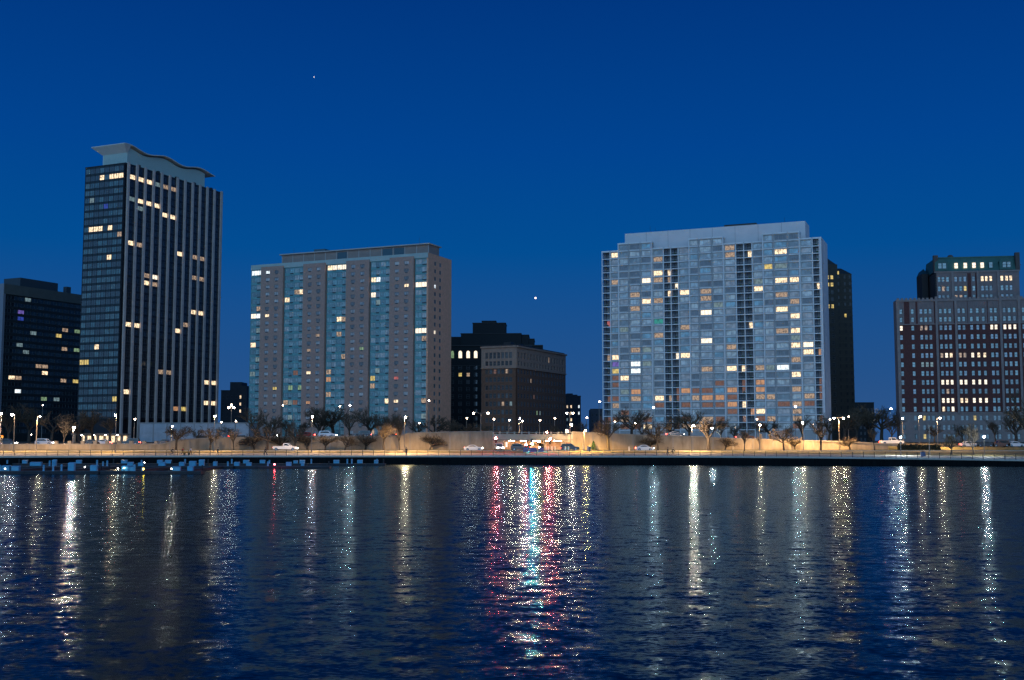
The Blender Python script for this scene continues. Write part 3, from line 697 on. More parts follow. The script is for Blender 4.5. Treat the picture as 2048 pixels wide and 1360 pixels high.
def dark_rear_tower():
    Pn = PY(1672, 528, 470); b = Bld('dark_stone_tower', (Pn.x - 12, 470), R(4), 12.0, 24, 4.5, Pn.z, 'dark stone apartment tower standing right behind the white gridded building', 'building', 31)
    H = b.H; wall = b.wall; D = 20
    for _ in range(60):
        if proj(b.world((12, D, H - 3)))[0] < 1: break
        D = 24; break
    # front face half hidden; chamfered right part
    b.W = 12.8; W = b.W
    wall.box(.4, W - .4, .4, 24, 0, H - .4, 0)
    rows = [(3 + i * 3.05 + .9, 3 + i * 3.05 + 2.6) for i in range(int((H - 6) / 3.05))]
    cols = [(W - 10 + i * 1.75, W - 10 + i * 1.75 + 1.2) for i in range(5)]
    b.section(wall, 'F', 0, W, 0, H, cols, rows, -.5, 0, 0)
    dk = curtain('rear_dark_pane', (.010, .011, .011), .0)
    for r in rows:
        for c in cols: b.win('F', c[0], c[1], r[0], r[1], -.2, dk, 0, 1, .07)
    b.light([(p, y, 'Y') for y in (554, 570, 618) for p in (1655, 1660, 1665, 1670)], 7)
    # set-back wing to the right with its own small windows
    X1 = XatY(1702, 486) ; wing = MB(); 
    x1 = 26.5
    wall.box(W + .02, W + 7.9, 5, 24, 0, H - 3.2, 0)
    for i in range(24): wall.box(W - .05, W + 8.0, 4.93, 5.1, 4 + i * 2.9, 4.25 + i * 2.9, 1)
    wm = MB()
    for i in range(23):
        for j in (1.6, 4.4, 6.6): wm.box(W + j, W + j + .8, 4.9, 4.96, 5.2 + i * 2.9, 6.6 + i * 2.9)
    wm.build('windows', dk, b.root)['kind'] = 'stuff'
    for px, z in ((1681, 555), (1690, 638)):
        p = PY(px, z, 490); lm = MB(); q = p - b.O; lx = W + (2.0 if px < 1685 else 4.8)
        lm.box(lx - .4, lx + .4, 4.84, 4.9, q.z - .7, q.z + .7); lm.build('window', LIT['Y'], b.root)
    b.finish([pmat('rear_stone', (.05, .045, .036), .9, .15, .5), pmat('rear_band', (.065, .058, .046), .9)], GR)
    rf = MB()
    rf.hexa([(0, 0, H - .38), (W, 0, H - .38), (W, 20, H - .38), (0, 20, H - .38), (1.5, 2, H + 3.5), (W - 4.5, 2, H + 3.5), (W - 4.5, 12, H + 3.5), (1.5, 12, H + 3.5)], 0)
    rf.hexa([(W, 5, H - 3.2), (W + 7.9, 5, H - 3.2), (W + 7.9, 22, H - 3.2), (W, 22, H - 3.2), (W, 8, H - .5), (W + 4.5, 8, H - .5), (W + 4.5, 18, H - .5), (W, 18, H - .5)], 0)
    rf.tube((3, 5, H + 3), (3, 5, H + 6), 1.2, 1.0, 8)
    rf.build('roof', pmat('rear_roof', (.02, .03, .035), .7), b.root)
dark_rear_tower()

def gothic_building():
    P = PY(1793, 600, 392); b0 = P
    ang = R(-8.5); W = 52
    b = Bld('red_brick_gothic_building', P, ang, W, 8, 3.6, P.z, 'red brick and stone apartment block with a green mansard tower at far right', 'building', 41)
    H = b.H; wall = b.wall; zt = H
    wall.box(.5, W - .1, .6, 8, 0, H - 1.2, 0)
    gcols = [[1800.6], [1823.6], [1841, 1850.2, 1859.4], [1880, 1889.4, 1898.6], [1916.6, 1926], [1941.4, 1953.6, 1965.4], [1981.4, 1990], [2007.6, 2017.4, 2027.6], [2045.6, 2055], [2072, 2082, 2092]]
    cols = []; 
    zref = H - 3.6
    for g in gcols:
        for p in g:
            c = b.u('F', p + 1.0, zref); cols.append((c - .5, c + .5))
    rowsy = [622, 638.5, 655.4, 674, 692.6, 710.6, 728.6, 746.6, 764.5, 782.6, 801, 818, 836, 855, 873]
    def zof(py):
        t = b.world((15, 0, 0)); return PY(1870, py, t.y).z - b.zb
    rows = sorted([(zof(y) - .85, zof(y) + .85) for y in rowsy])
    zstone = zof(826); zs2 = zof(648)
    rlow = [r for r in rows if r[1] < zstone]; rmid = [r for r in rows if zstone < r[0] and r[1] < zs2]; rtop = [r for r in rows if r[0] > zs2]
    b.section(wall, 'F', 0, W, 0, zstone, cols, rlow, -.5, .12, 1)
    b.section(wall, 'F', 0, W, zstone, zs2, cols, rmid, -.5, 0, 0)
    b.section(wall, 'F', 0, W, zs2, H, cols, rtop, -.5, .03, 0)
    b.fbox(wall, 'F', -.1, W, zstone - .25, zstone + .25, .123, .4, 1); b.fbox(wall, 'F', -.1, W, zs2 - .15, zs2 + .15, .033, .3, 1)
    b.fbox(wall, 'F', -.3, W, H - .7, H, .034, .5, 1); b.fbox(wall, 'L', 0, 6, 0, H, -.5, .05, 1)
    b.fbox(wall, 'F', -.2, .75, zstone, H - .7, .033, .25, 1)
    for i in range(int(W / 1.4)): b.fbox(wall, 'F', i * 1.4, i * 1.4 + .8, H + .003, H + .55, .1, .4, 1)
    # stone tracery over the top two storeys, brick left between some groups
    for g in gcols:
        a, c = b.u('F', g[0], zref) - 1.0, b.u('F', g[-1] + 2, zref) + 1.0
        if len(g) == 1: a += .15; c -= .15
        inner = [(x0, x1) for x0, x1 in cols if x0 > a - .1 and x1 < c + .1]
        b.section(wall, 'F', a, c, zs2 + .153, H - .72, inner, rtop, .032, .16, 2)
        for x0, x1 in inner:
            for q in (x0 - .12, x1 + .02): b.fbox(wall, 'F', q, q + .1, zs2 + .16, H - 1.3, .163, .26, 1)
    for p in (1871, 1909.5, 1999, 2036, 2066):
        c = b.u('F', p + 1, zref); b.fbox(wall, 'F', c - .38, c + .38, zstone, H + .9, .161, .6, 1)
    tl = [curtain('gothic_pane_%s' % q, c, .45) for q, c in zip('abcd', ((.32, .46, .40), (.20, .32, .28), (.34, .38, .40), (.10, .14, .13)))]
    for r in rows:
        base = b.r.choice(tl)
        for c in cols:
            t = base if b.r.random() < .6 else b.r.choice(tl)
            if r[0] < zstone: t = tl[3]
            b.win('F', c[0], c[1], r[0], r[1], -.2, t, 0, 1, .08)
    b.light([(1803, 658, 'V'), (1842, 657, 'w'), (1851, 656, 'w'), (1981, 655, 'V'), (1991, 655, 'V'), (2009, 655, 'V'), (2018, 655, 'V'), (2027, 655, 'V'), (1883, 710, 'w'), (1891, 711, 'V'), (1900, 710, 'W'), (1920, 711, 'w'), (1928, 711, 'w'), (1943, 710, 'V'), (1955, 710, 'W'), (1967, 710, 'W'), (1862, 728, 'c'), (1853, 728, 'c'), (1844, 728, 'c'),
             (1884, 764, 'V'), (1893, 764, 'V'), (1902, 764, 'V'), (1920, 764, 'V'), (1929, 764, 'V'), (1945, 764, 'V'), (1957, 764, 'V'), (1969, 764, 'V'), (1893, 783, 'w'), (1885, 801, 'V'), (1894, 801, 'V'), (1904, 801, 'V'), (1921, 801, 'W'), (1931, 801, 'W'), (1946, 801, 'V'), (1958, 801, 'V'), (1970, 801, 'V'), (1886, 818, 'W'), (1904, 818, 'V'), (1847, 836, 'Y'), (1948, 836, 'Y'), (1849, 873, 'Y')], 9)
    # set-back tower
    tx0, tx1 = b.u('F', 1868, H) + 1.2, b.u('F', 2036, H) + 1.5; ty = 3.0; 
    TH = 9.6
    b2 = b; n_ = -ty
    wall.box(tx0 + .5, tx1 - .5, ty + .5, ty + 17, H - 1.2, H + TH, 0)
    tcols = []
    for p in (1879, 1887, 1896, 1912.5, 1922, 1931, 1948.5, 1966, 1974.5, 1983, 2005.5, 2015, 2023.5):
        c = b.u('F', p, H + 5) * 1.0 + .6; tcols.append((c - .5, c + .5))
    trows = [(H + .9, H + 1.8), (H + 3.1, H + 4.9), (H + 6.4, H + 8.2)]
    b.section(wall, 'F', tx0, tx1, H - .9, H + TH, tcols, trows, n_ - .5, n_, 2)
    for c in tcols:
        for r in trows: b.win('F', c[0], c[1], r[0], r[1], n_ - .2, b.r.choice(tl), 0, 1, .08)
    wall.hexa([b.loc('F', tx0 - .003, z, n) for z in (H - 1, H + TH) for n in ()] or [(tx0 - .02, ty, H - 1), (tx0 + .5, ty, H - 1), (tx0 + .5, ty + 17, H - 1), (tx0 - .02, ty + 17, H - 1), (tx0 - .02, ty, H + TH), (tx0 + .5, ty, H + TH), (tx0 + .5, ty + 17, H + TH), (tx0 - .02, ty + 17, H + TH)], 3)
    for p in (1906, 1957, 1998): c = b.u('F', p, H + 5) + .5; b.fbox(wall, 'F', c - .35, c + .35, H - .5, H + TH + .3, n_ + .003, n_ + .35, 1)
    for p in (1940, 1956): c = b.u('F', p, H + 5) + .5; b.fbox(wall, 'F', c - .6, c + .6, H + .2, H + TH - .3, n_ + .002, n_ + .06, 0)
    b.fbox(wall, 'F', tx0 - .2, tx1 + .2, H + TH + .003, H + TH + .5, n_ - .5, n_ + .3, 1)
    mans = MB(); z0, z1 = H + TH + .5, H + TH + 5.4
    mans.hexa([(tx0, ty, z0), (tx1, ty, z0), (tx1, ty + 17, z0), (tx0, ty + 17, z0), (tx0 + .5, ty + 1.6, z1), (tx1 - .3, ty + 1.6, z1), (tx1 - .3, ty + 16, z1), (tx0 + .5, ty + 16, z1)], 0)
    mans.box(tx0 - .3, tx0 + 1.2, ty - .1, ty + 1.4, z0, z1 + .8, 1); mans.box(tx1 - 1.0, tx1 + .4, ty - .1, ty + 1.4, z0, z1 + 1.2, 1)
    mans.box(tx0 + .4, tx1 - .4, ty + 1.4, ty + 1.8, z1 - .05, z1 + .3, 0)
    mans.lathe([(1.3, 0), (1.2, 1.2), (.7, 1.9), (.1, 2.1)], 10, (tx0 + 6.7, ty + 6, z1 - .3), 1)
    for p in (1883, 2013):
        c = b.u('F', p, H + 12) + .6; mans.box(c - 2.2, c + 2.2, ty - .25, ty + 1.5, z0 + .2, z0 + 2.9, 0); mans.extrude([(c - 2.4, z0 + 2.9), (c + 2.4, z0 + 2.9), (c + 1.2, z0 + 3.9), (c, z0 + 4.2), (c - 1.2, z0 + 3.9)], ty - .3, ty + 1.5, 0)
    mans.build('mansard_roof', [pmat('copper_green', (.03, .12, .10), .6, .15, .6), pmat('chimney_brick', (.10, .08, .07), .9)], b.root)
    for p, k in ((1879, None), (1888, None), (1912, 'V'), (1930.5, 'V'), (1948, 'V'), (1964.5, 'V'), (1982, None), (2009, None), (2018, None)):
        c = b.u('F', p, H + 12) + .7
        b.win('F', c - .65, c + .65, z0 + .9, z0 + 2.9, n_ + (.3 if p < 1900 or p > 2000 else .02), LIT[k] if k else tl[1], 0, 1, .08); b.wins[-1]['lit'] = bool(k)
        if 1900 < p < 2000: mans2 = None
    b.light([(1966, 556, 'W'), (1974, 556, 'W'), (1983, 556, 'W'), (2005, 554, 'W'), (2015, 554, 'W'), (2023, 554, 'W'), (1888, 577, 'w'), (1932, 577, 'Y'), (1921, 592, 'w'), (1913, 592, 'w')], 7)
    # rear wing left of the tower
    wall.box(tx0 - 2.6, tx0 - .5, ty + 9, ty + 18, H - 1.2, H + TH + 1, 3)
    rw = MB(); rw.hexa([(tx0 - 2.6, ty + 9, H + TH + 1), (tx0 - .5, ty + 9, H + TH + 1), (tx0 - .5, ty + 18, H + TH + 1), (tx0 - 2.6, ty + 18, H + TH + 1), (tx0 - 2.0, ty + 16, H + TH + 2.6), (tx0 - .5, ty + 16, H + TH + 3.8), (tx0 - .5, ty + 17, H + TH + 3.8), (tx0 - 2.0, ty + 17, H + TH + 2.6)])
    rw.build('rear_roof', pmat('copper_dark', (.015, .07, .065), .6), b.root)
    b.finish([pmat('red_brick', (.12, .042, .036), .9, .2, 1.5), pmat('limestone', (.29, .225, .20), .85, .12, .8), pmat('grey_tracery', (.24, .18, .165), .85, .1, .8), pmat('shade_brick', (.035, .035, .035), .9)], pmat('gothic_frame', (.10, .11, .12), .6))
gothic_building()

def corner_building():
    P = PY(1033, 691, 425); Q = PZ(1131, 709, P.z)
    d = Vector((Q.x - P.x, Q.y - P.y, 0)); W = d.length; ang = math.atan2(d.y, d.x)
    b = Bld('brick_corner_building', P, ang, W, 20, 4.0, P.z, 'brown brick corner apartment block with pale stone top storeys before the stepped dark block', 'building', 51)
    b.D = b.u('L', 963, b.H); D = b.D; print('corner', W, math.degrees(ang), D)
    H = b.H; wall = b.wall; wall.box(.4, W - .02, .4, D - .02, 0, H - .5, 0)
    fh = 3.05; zt = H - 2.0; rows = [(zt - (i + 1) * fh + .75, zt - (i + 1) * fh + 2.45) for i in range(11)][::-1]
    rows[-1] = (rows[-1][0] - .35, rows[-1][1] + .25)
    zc = rows[-2][0] - .9
    for face, LN, k in (('F', W, 16), ('L', D, 7)):
        if face == 'L': cols = [(1.8 + i * (D - 3) / k, 1.8 + i * (D - 3) / k + 1.15) for i in range(k)]
        else: cols = [(1.2 + i * (W - 2) / k, 1.2 + i * (W - 2) / k + 1.25) for i in range(k)]
        lo = [r for r in rows if r[1] < zc]; hi = [r for r in rows if r[0] > zc]
        b.section(wall, face, 0, LN, 0, zc, cols[::1], lo, -.4, 0, 0); b.section(wall, face, 0, LN, zc, H, cols, hi, -.4, .12, 1)
        b.fbox(wall, face, -.1, LN + .1, zc - .2, zc + .2, .123, .45, 1); b.fbox(wall, face, -.2, LN + .2, H - .6, H, .124, .7, 1)
        for r in rows:
            for i, c in enumerate(cols):
                if r[1] < zc and face == 'F' and i % 3 == 2: pass
                b.win(face, c[0], c[1], r[0], r[1], -.2, DKB[0] if b.r.random() < .72 else DKB[1], 0, 1, .08)
    b.light([(1010, 741, 'w'), (1099, 717, 'w'), (1064, 757, 'w'), (1073, 819, 'g'), (1079, 820, 'c'), (1008, 815, 'w'), (992, 751, 'o'), (1020, 815, 'c'), (1066, 792, 'o')], 9)
    b.finish([pmat('dark_brown_brick', (.17, .085, .052), .9, .2, 1.2), pmat('tan_stone', (.34, .22, .16), .85, .15, .8)], GR)
    rf = MB(); rf.box(.3, W - .3, .3, D - .3, H - .5, H + .5)
    for i in range(3): rf.box(8 + i * 9, 11 + i * 9, 6, 9, H + .5, H + 2.2)
    rf.build('roof', M['black'], b.root)
DKB = [curtain('brick_dark_pane', (.008, .008, .009), .0), curtain('brick_blind_pane', (.07, .065, .06), .1)]
corner_building()

def stepped_building():
    P = PY(1008, 683, 480); zt = P.z
    Q = PZ(1086, 697, zt)
    ang = R(40)
    X0 = XatY(893, 500) 
    b = Bld('stepped_dark_building', (XatY(890, 500), 500), R(-2), 44, 30, 4, zt, 'very dark stepped apartment block with three glowing arched windows', 'building', 61)
    H = b.H; W = b.u('F', 1086, H) ; b.W = W; wall = b.wall; wall.box(.4, W - .1, .4, 28, 0, H - .2, 0)
    rows = [(3 + i * 3.2 + .8, 3 + i * 3.2 + 2.5) for i in range(int((H - 11) / 3.2))] + [(H - 5.6, H - 2.4)]
    cols = [(c - .75, c + .75) for c in [b.u('F', p, H - 4) for p in (904.5, 920.6, 936.3, 951.4, 966)]]
    b.section(wall, 'F', 0, W, 0, H, cols, rows, -.4, 0, 0)
    b.fbox(wall, 'F', -.1, W, H - .3, H + .1, .002, .4, 1); b.fbox(wall, 'F', 0, W, H - 9.0, H - 8.8, .002, .2, 1)
    for r in rows:
        for c in cols: b.win('F', c[0], c[1], r[0], r[1], -.15 if r[0] < H - 7 else .03, DKB[0] if b.r.random() < .9 else DKB[1], 0, 1, .08 if r[0] < H - 7 else 0, arch=r[0] > H - 7)
    b.light([(904.5, 704, 'g'), (920.6, 703, 'V'), (936, 701, 'V'), (951, 701, 'V'), (920, 751, 'Y'), (936, 751, 'w')], 11)
    for px, py in ((977.6, 687.7), (993, 690.7)):
        c = b.u('F', px, H - .5); b.win('F', c - .6, c + .6, H - 1.6, H - .8, .45, LIT['W'], 0, 0, .05)
    b.finish([pmat('dark_brick', (.016, .020, .021), .9), pmat('dark_trim', (.06, .06, .06), .9)], GR)  # walls and trim in even dark colours
    t = MB()
    def tier(pa, pb, pyt, y0, y1, zlo):
        a = b.u('F', pa, H); c = b.u('F', pb, H); z = PY(pa, pyt, 500 + y0).z - b.zb
        t.box(a, c, y0, y1, zlo, z, 0); t.box(a - .2, c + .2, y0 - .25, y1, z + .003, z + .3, 1); return z
    z1 = tier(921, 1042, 668, 2, 24, H - .19); z2 = tier(944, 1010, 647, 4, 18, z1 + .31); tier(962, 990, 643, 6, 12, z2 + .31)
    tier(1042.5, 1057, 671, 3, 20, H - .19); tier(1057.5, 1068, 679, 3, 20, H - .19); tier(900, 920.5, 675, 3, 20, H - .19)
    t.build('setback_tiers', [pmat('dark_upper', (.018, .022, .024), .9), pmat('dark_ledge', (.05, .05, .052), .9)], b.root)  # tiers and ledges in even dark colours
stepped_building()

def small_block(name, pa, pb, py, Y, label, col, lights=(), seed=1, D=14, steps=()):
    x0, x1 = XatY(pa, Y), XatY(pb, Y); z = PY((pa + pb) / 2, py, Y).z
    b = Bld(name, (x0, Y), 0, x1 - x0, D, 4, z, label, 'building', seed); H = b.H; W = b.W
    b.wall.box(.2, W - .2, .3, D, 0, H, 0)
    k = max(2, int(W / 1.9)); nf = max(1, int((H - 1) / 3.2))
    cols = [(W * (i + .3) / k, W * (i + .7) / k) for i in range(k)]; rows = [(i * 3.2 + 1.2, i * 3.2 + 2.7) for i in range(nf)]
    b.section(b.wall, 'F', 0, W, 0, H, cols, rows, -.3, 0, 0)
    b.fbox(b.wall, 'F', -.1, W + .1, H + .003, H + .4, -.5, .15, 0)
    for a, c, h in steps: b.wall.box(W * a, W * c, 2, D - 1, H + .01, H + h, 0)
    for r in rows:
        for c in cols: b.win('F', c[0], c[1], r[0], r[1], -.15, DKB[0], 1, 0, .07)
    b.light(lights, 6)
    b.finish([pmat(name + '_wall', col, .9, .15, .5)], GR)
    return b
small_block('distant_flats', 440, 492, 782, 520, 'small dark block of flats in the gap beside the striped tower', (.05, .06, .07), [(477, 795, 'W'), (477, 808, 'W'), (477, 820, 'W'), (460, 830, 'w')], 3, steps=((.3, .75, 4.2), (.75, .95, 2.5)))
small_block('lit_distant_flats', 1131, 1162, 793, 560, 'small dark flats dotted with lit windows beside the brick corner block', (.03, .04, .055), [(1134, 808, 'W'), (1142, 808, 'W'), (1158, 811, 'C'), (1142, 818, 'W'), (1158, 822, 'C'), (1134, 828, 'C'), (1142, 828, 'W'), (1134, 838, 'c'), (1142, 840, 'W')], 4, steps=((.1, .5, 1.6), (.5, .8, 1.0)))
small_block('low_distant_block', 1181, 1206, 819, 600, 'low grey block far behind the street left of the white building', (.07, .08, .10), [], 5)
small_block('low_distant_block', 1703, 1750, 806, 620, 'low unlit block far away between the dark tower and red brick building', (.02, .022, .025), [], 6)

def podium():
    x0, x1 = XatY(279, 398), XatY(497, 398); z = PY(380, 847, 398).z
    r = empty('parking_podium', (x0, 398, 4), 0, 'low pale concrete podium wall at the foot of the striped tower', 'building')
    mb = MB(); W = x1 - x0; H = z - 4
    mb.box(0, W, 0, 18, 0, H, 0); mb.box(-.2, W + .2, -.25, 18, H + .003, H + .35, 1)
    for i in range(1, 8): mb.box(W * i / 8 - .2, W * i / 8 + .2, -.15, -.003, 0, H, 1)
    mb.build('wall', [pmat('podium_pale', (.42, .44, .46), .8, .15, .4), pmat('podium_trim', (.32, .32, .31), .8)], r)
    mb = MB(); mb.box(W * .52, W * .97, -.12, -.01, 1.6, 3.2); mb.build('garage_opening', M['black'], r)
podium()
def pavilion():
    Y = 352; x0, x1 = XatY(148, Y), XatY(243, Y); zf = 4.7
    r = empty('lit_entrance_pavilion', (x0, Y, zf), 0, 'single storey entrance pavilion glowing warmly behind parked cars at left', 'building')
    W = x1 - x0; H = PY(200, 870, Y).z - zf
    mb = MB(); mb.box(0, W, 6, 6.3, 0, H, 0); mb.box(-.6, W + .6, -1, 6.5, H + .003, H + .5, 1)
    for i in range(5): x = W * i / 4; mb.box(x - .35, x + .35, -.2, .5, 0, H, 1)
    mb.build('wall', [pmat('pavilion_wall', (.5, .42, .3), .8), pmat('pavilion_trim', (.25, .22, .18), .8)], r)
    for i in range(4):
        mb = MB(); mb.box(W * i / 4 + .5, W * (i + 1) / 4 - .5, 5.85, 5.98, .2, H - .3); mb.build('window', LIT['W'], r)
        mb = MB(); mb.tube((W * (i + .5) / 4, 1.5, H - .14), (W * (i + .5) / 4, 1.5, H - .02), .25, .25, 8); mb.build('ceiling_lamp', E['head'], r)
pavilion()

# ---------------------------------------------------------------- the underpass bridge
def underpass():
    r = empty('underpass_bridge', (UX0, YW, 3.0), 0, 'concrete road bridge with a brightly lit underpass full of traffic lights', 'bridge')
    W = UX1 - UX0; sof = PY(1060, 881.5, YW).z - 3.0; top = PY(1060, 868, YW).z - 3.0
    xl = XatY(985, YW) - UX0; xr = XatY(1146, YW) - UX0
    mb = MB(); mb.box(xl + .01, xr - .01, -.3, .4, sof, top, 0); mb.box(xl + .01, xr - .01, .4, 24, sof + .05, sof + .8, 0)
    mb.box(xl + .01, xr - .01, -.5, -.303, sof + .1, sof + .4, 1)
    mb.build('deck', [pmat('bridge_concrete', (.42, .38, .30), .85, .15, .4), M['concrete']], r)
    for a, c in ((xl + .01, -.01), (W + .01, xr - .01)):
        mb = MB(); mb.box(a, c, -.3, 24, -.3, sof - .003, 0); mb.build('abutment', pmat('abutment_concrete', (.45, .36, .25), .85, .15, .5), r)
    mb = MB(); mb.box(-.01, W, 23.7, 24, -.2, sof - .01, 0); mb.build('back_wall', pmat('tunnel_tiles', (.5, .33, .22), .7, .2, 1.5), r)
    for x in (W * .33, W * .68):
        for y in (6, 13): 
            mb = MB(); mb.tube((x, y, -.1), (x, y, sof + .04), .3, .3, 10); mb.build('column', M['concrete'], r)
    mb = MB(); n = 11
    for i in range(n + 1):
        x = xl + (xr - xl) * i / n; x = min(max(x, xl + .2), xr - .2)
        mb.box(x - .2, x + .2, -.25, .15, top + .003, top + .62, 0)
    mb.box(xl, xr, -.15, .05, top + .35, top + .47, 0); mb.build('parapet', pmat('parapet_stone', (.40, .40, .34), .85, .1, 1), r)
    for x in (W * .08, W * .28, W * .48, W * .68, W * .86):
        for y in (2.0, 11, 19):
            mb = MB(); mb.box(x, x + 1.4, y, y + .15, sof - .10, sof - .02); mb.build('tunnel_lamp', E['tube'], r)
    mb = MB(); mb.box(W + .2, xr - .7, -.36, -.303, .5, sof - .4); 
    mb.build('orange_wall_glow', litwin('orange_light_on_wall', (1, .36, .10), .55, .3), r)  # glowing sheet stands in for orange light on the abutment wall
underpass()

def signal(px, py, Y, kind, label, base=3.0, tall=True):
    p = PY(px, py, Y); r = empty('traffic_signal', (p.x, Y, base), 0, label, 'traffic light', 'traffic signals at the underpass'); h = p.z - base
    mb = MB(); mb.tube((0, .25, 0), (0, .25, h + .9), .07, .06, 8); mb.build('pole', M['black'], r)
    mb = MB(); mb.box(-.27, .27, -.1, .22, h - .75, h + .75)
    for q in range(3): mb.tube((0, -.1, h + (q - 1) * .46 + .02), (0, -.24, h + (q - 1) * .46 + .04), .225, .23, 10, caps=False)
    mb.build('housing', M['black'], r)
    for q, c in enumerate(('cyan', 'amber', 'red')):
        z = h + (q - 1) * .46; mb = MB(); on = c == kind
        mb.quad([(.215 * math.cos(2 * math.pi * k / 12), -.112, z + .215 * math.sin(2 * math.pi * k / 12)) for k in range(12)])
        mb.build('lens', E[c] if on else M['black'], r)
signal(1064, 884, 296, 'cyan', 'traffic signal showing bright cyan green before the underpass')
signal(1100, 882, 296, 'red', 'traffic signal showing red at the right of the underpass mouth')
signal(992, 880, 298, 'red', 'traffic signal showing red on the left underpass abutment')
signal(1078, 883, 318, 'amber', 'amber signal deep inside the underpass')
signal(1088, 883, 316, 'red', 'red signal inside the underpass beside the amber one')
signal(1094, 868, 304, 'red', 'small red signal above the bridge parapet', wall_top(1094))
signal(1052, 893, 294, 'red', 'low red signal left of the cyan traffic light')

# ---------------------------------------------------------------- street lamps
def lamp_z(Y, px):
    if Y < 286: return edge(px)[1] + .3
    if Y < 303: return 3.0
    return 4.6 if px < 340 or px > 1795 else (wall_top(px) if Y < 325 else 4.9)
SPOT = dict(lamp_warm=(14000, (1, .60, .27)), lamp_hot=(15000, (1, .62, .30)), lamp_yellow=(16000, (1, .56, .15)), lamp_white=(4000, (.9, .96, 1)), lamp_pink=(13000, (1, .64, .40)))
POOL = {3: .6, 24: .7, 80: .6, 231: .9, 430: .9, 625: 1.0, 811: 2.8, 1387: .9, 1605: 1.3, 1687: 1.9, 1171: 1.5, 1520: .75, 1143: .9, 345: .5, 1880: 1.3, 1841: 1.2}
def street_lamp(px, py, Y, kind, label, arm=0.6, r=.2, heads=1, group='tall street lamps along the shore', name='street_lamp', zb=None):
    zb = lamp_z(Y, px) if zb is None else zb
    p = PY(px, py, Y); h = p.z - zb; ax = -arm
    root = empty(name, (p.x + ax, Y, zb), 0, label, 'street lamp', group)
    mb = MB(); mb.tube((0, 0, 0), (0, 0, h + .1), .12, .07, 8); mb.tube((0, 0, 0), (0, 0, .7), .2, .18, 8); mb.build('pole', M['steel'], root)
    ds = [arm] if heads == 1 else [arm, -arm] if heads == 2 else [arm, -arm, 0]
    for i, d in enumerate(ds):
        zz = h + (.0 if i < 2 else .9)
        mb = MB(); mb.tube((0, 0, zz - .35), (d * .5, 0, zz + .25), .05, .05, 6); mb.tube((d * .5, 0, zz + .25), (d * .8, 0, zz + .3), .05, .05, 6); mb.build('arm', M['steel'], root)
        mb = MB(); mb.lathe([(.05, .28), (.20, .24), (.24, .14), (.20, .09)], 10, (d, 0, zz), 0); mb.build('lamp_head', M['steel'], root)
        mb = MB(); mb.ball((d, -.05, zz - .03), r * .9, 8); mb.build('bulb', E[kind], root)
        if kind in SPOT:
            ld = bpy.data.lights.new('downlight', 'SPOT'); ld.energy = SPOT[kind][0] * 1.6 * POOL.get(px, .9) / len(ds); ld.color = SPOT[kind][1]; ld.spot_size = R(170); ld.spot_blend = .42; ld.shadow_soft_size = .15
            lo = bpy.data.objects.new('downlight', ld); C.objects.link(lo); lo.parent = root; lo.location = (d, 0, zz - .2)
    return root
LAMPS = [
 (3, 827, 282, 'lamp_warm', .1, .2, 1, 'lamp at the very left edge of the shore'),
 (24, 829, 282, 'lamp_pink', -.7, .26, 1, 'pinkish white lamp second from the left edge'),
 (80, 833, 288, 'lamp_warm', .7, .2, 1, 'curved neck lamp third from the left edge'),
 (231, 830, 280, 'lamp_warm', -.2, .22, 1, 'lamp standing right before the striped tower corner'),
 (430, 832, 284, 'lamp_warm', .1, .22, 1, 'lamp before the right edge of the striped tower'),
 (625, 833, 283, 'lamp_pink', .1, .22, 1, 'pale pole lamp right of the white pickup truck'),
 (811, 834, 283, 'lamp_warm', .25, .26, 1, 'tall pale lamp beside a bare tree on the left wall'),
 (1171, 861, 290, 'lamp_yellow', .4, .22, 1, 'short yellowish lamp at the right end of the underpass'),
 (1387, 851, 284, 'lamp_hot', .5, .24, 1, 'bright starlike lamp in front of the white gridded building'),
 (1605, 845, 296, 'lamp_warm', -.1, .2, 1, 'thin lamp left of the large tree by the white building'),
 (1801, 874, 262, 'lamp_white', .05, .24, 1, 'short cold white lamp left of the blue barrel'),
 (1968, 873, 262, 'lamp_white', .05, .26, 1, 'short cold white lamp on the lawn at far right'),
]
for px, py, Y, kind, arm, r, hd, lab in LAMPS: street_lamp(px, py, Y, kind, lab, arm, r, hd)
BIG = [
 (148, 855, 312, 'lamp_hot', .2, .36, 1, 'dazzling warm lamp among trees before the lit pavilion', 4.4),
 (345, 853, 318, 'lamp_hot', .3, .20, 1, 'glaring warm lamp in front of the podium wall', None),
 (1143, 849, 296, 'lamp_warm', .3, .30, 1, 'brightest starlike lamp just right of the underpass', 3.0),
]
for px, py, Y, kind, arm, r, hd, lab, zb in BIG: street_lamp(px, py, Y, kind, lab, arm, r, hd, zb=zb)
# double and triple headed lamps on the upper road
street_lamp(1687, 836, 300, 'lamp_warm', 'twin headed tall lamp right of the large tree', 1.25, .24, 2, zb=3.0)
street_lamp(976, 826, 315, 'lamp_far', 'tall double armed lamp above the left bridge abutment', 2.0, .3, 2, zb=wall_top(975))
street_lamp(468, 815, 400, 'lamp_far', 'three headed ornamental lamp beside the small dark flats', .9, .35, 3, zb=4.9)
street_lamp(1146, 826, 322, 'lamp_far', 'forked lamp above the brightest starlike lamp', .9, .26, 2, zb=wall_top(1146))
street_lamp(1841, 833, 330, 'lamp_warm', 'left one of two tall lamps before the red brick building', .6, .26, 1)
street_lamp(1880, 836, 300, 'lamp_warm', 'right one of two tall lamps before the red brick building', .8, .24, 1, zb=3.4)
street_lamp(1805, 837, 335, 'lamp_far', 'lamp near the left corner of the red brick building', .1, .3, 1)
street_lamp(1782, 817, 420, 'lamp_white', 'small white lamp in the dark gap left of the red brick building', .1, .3, 1)
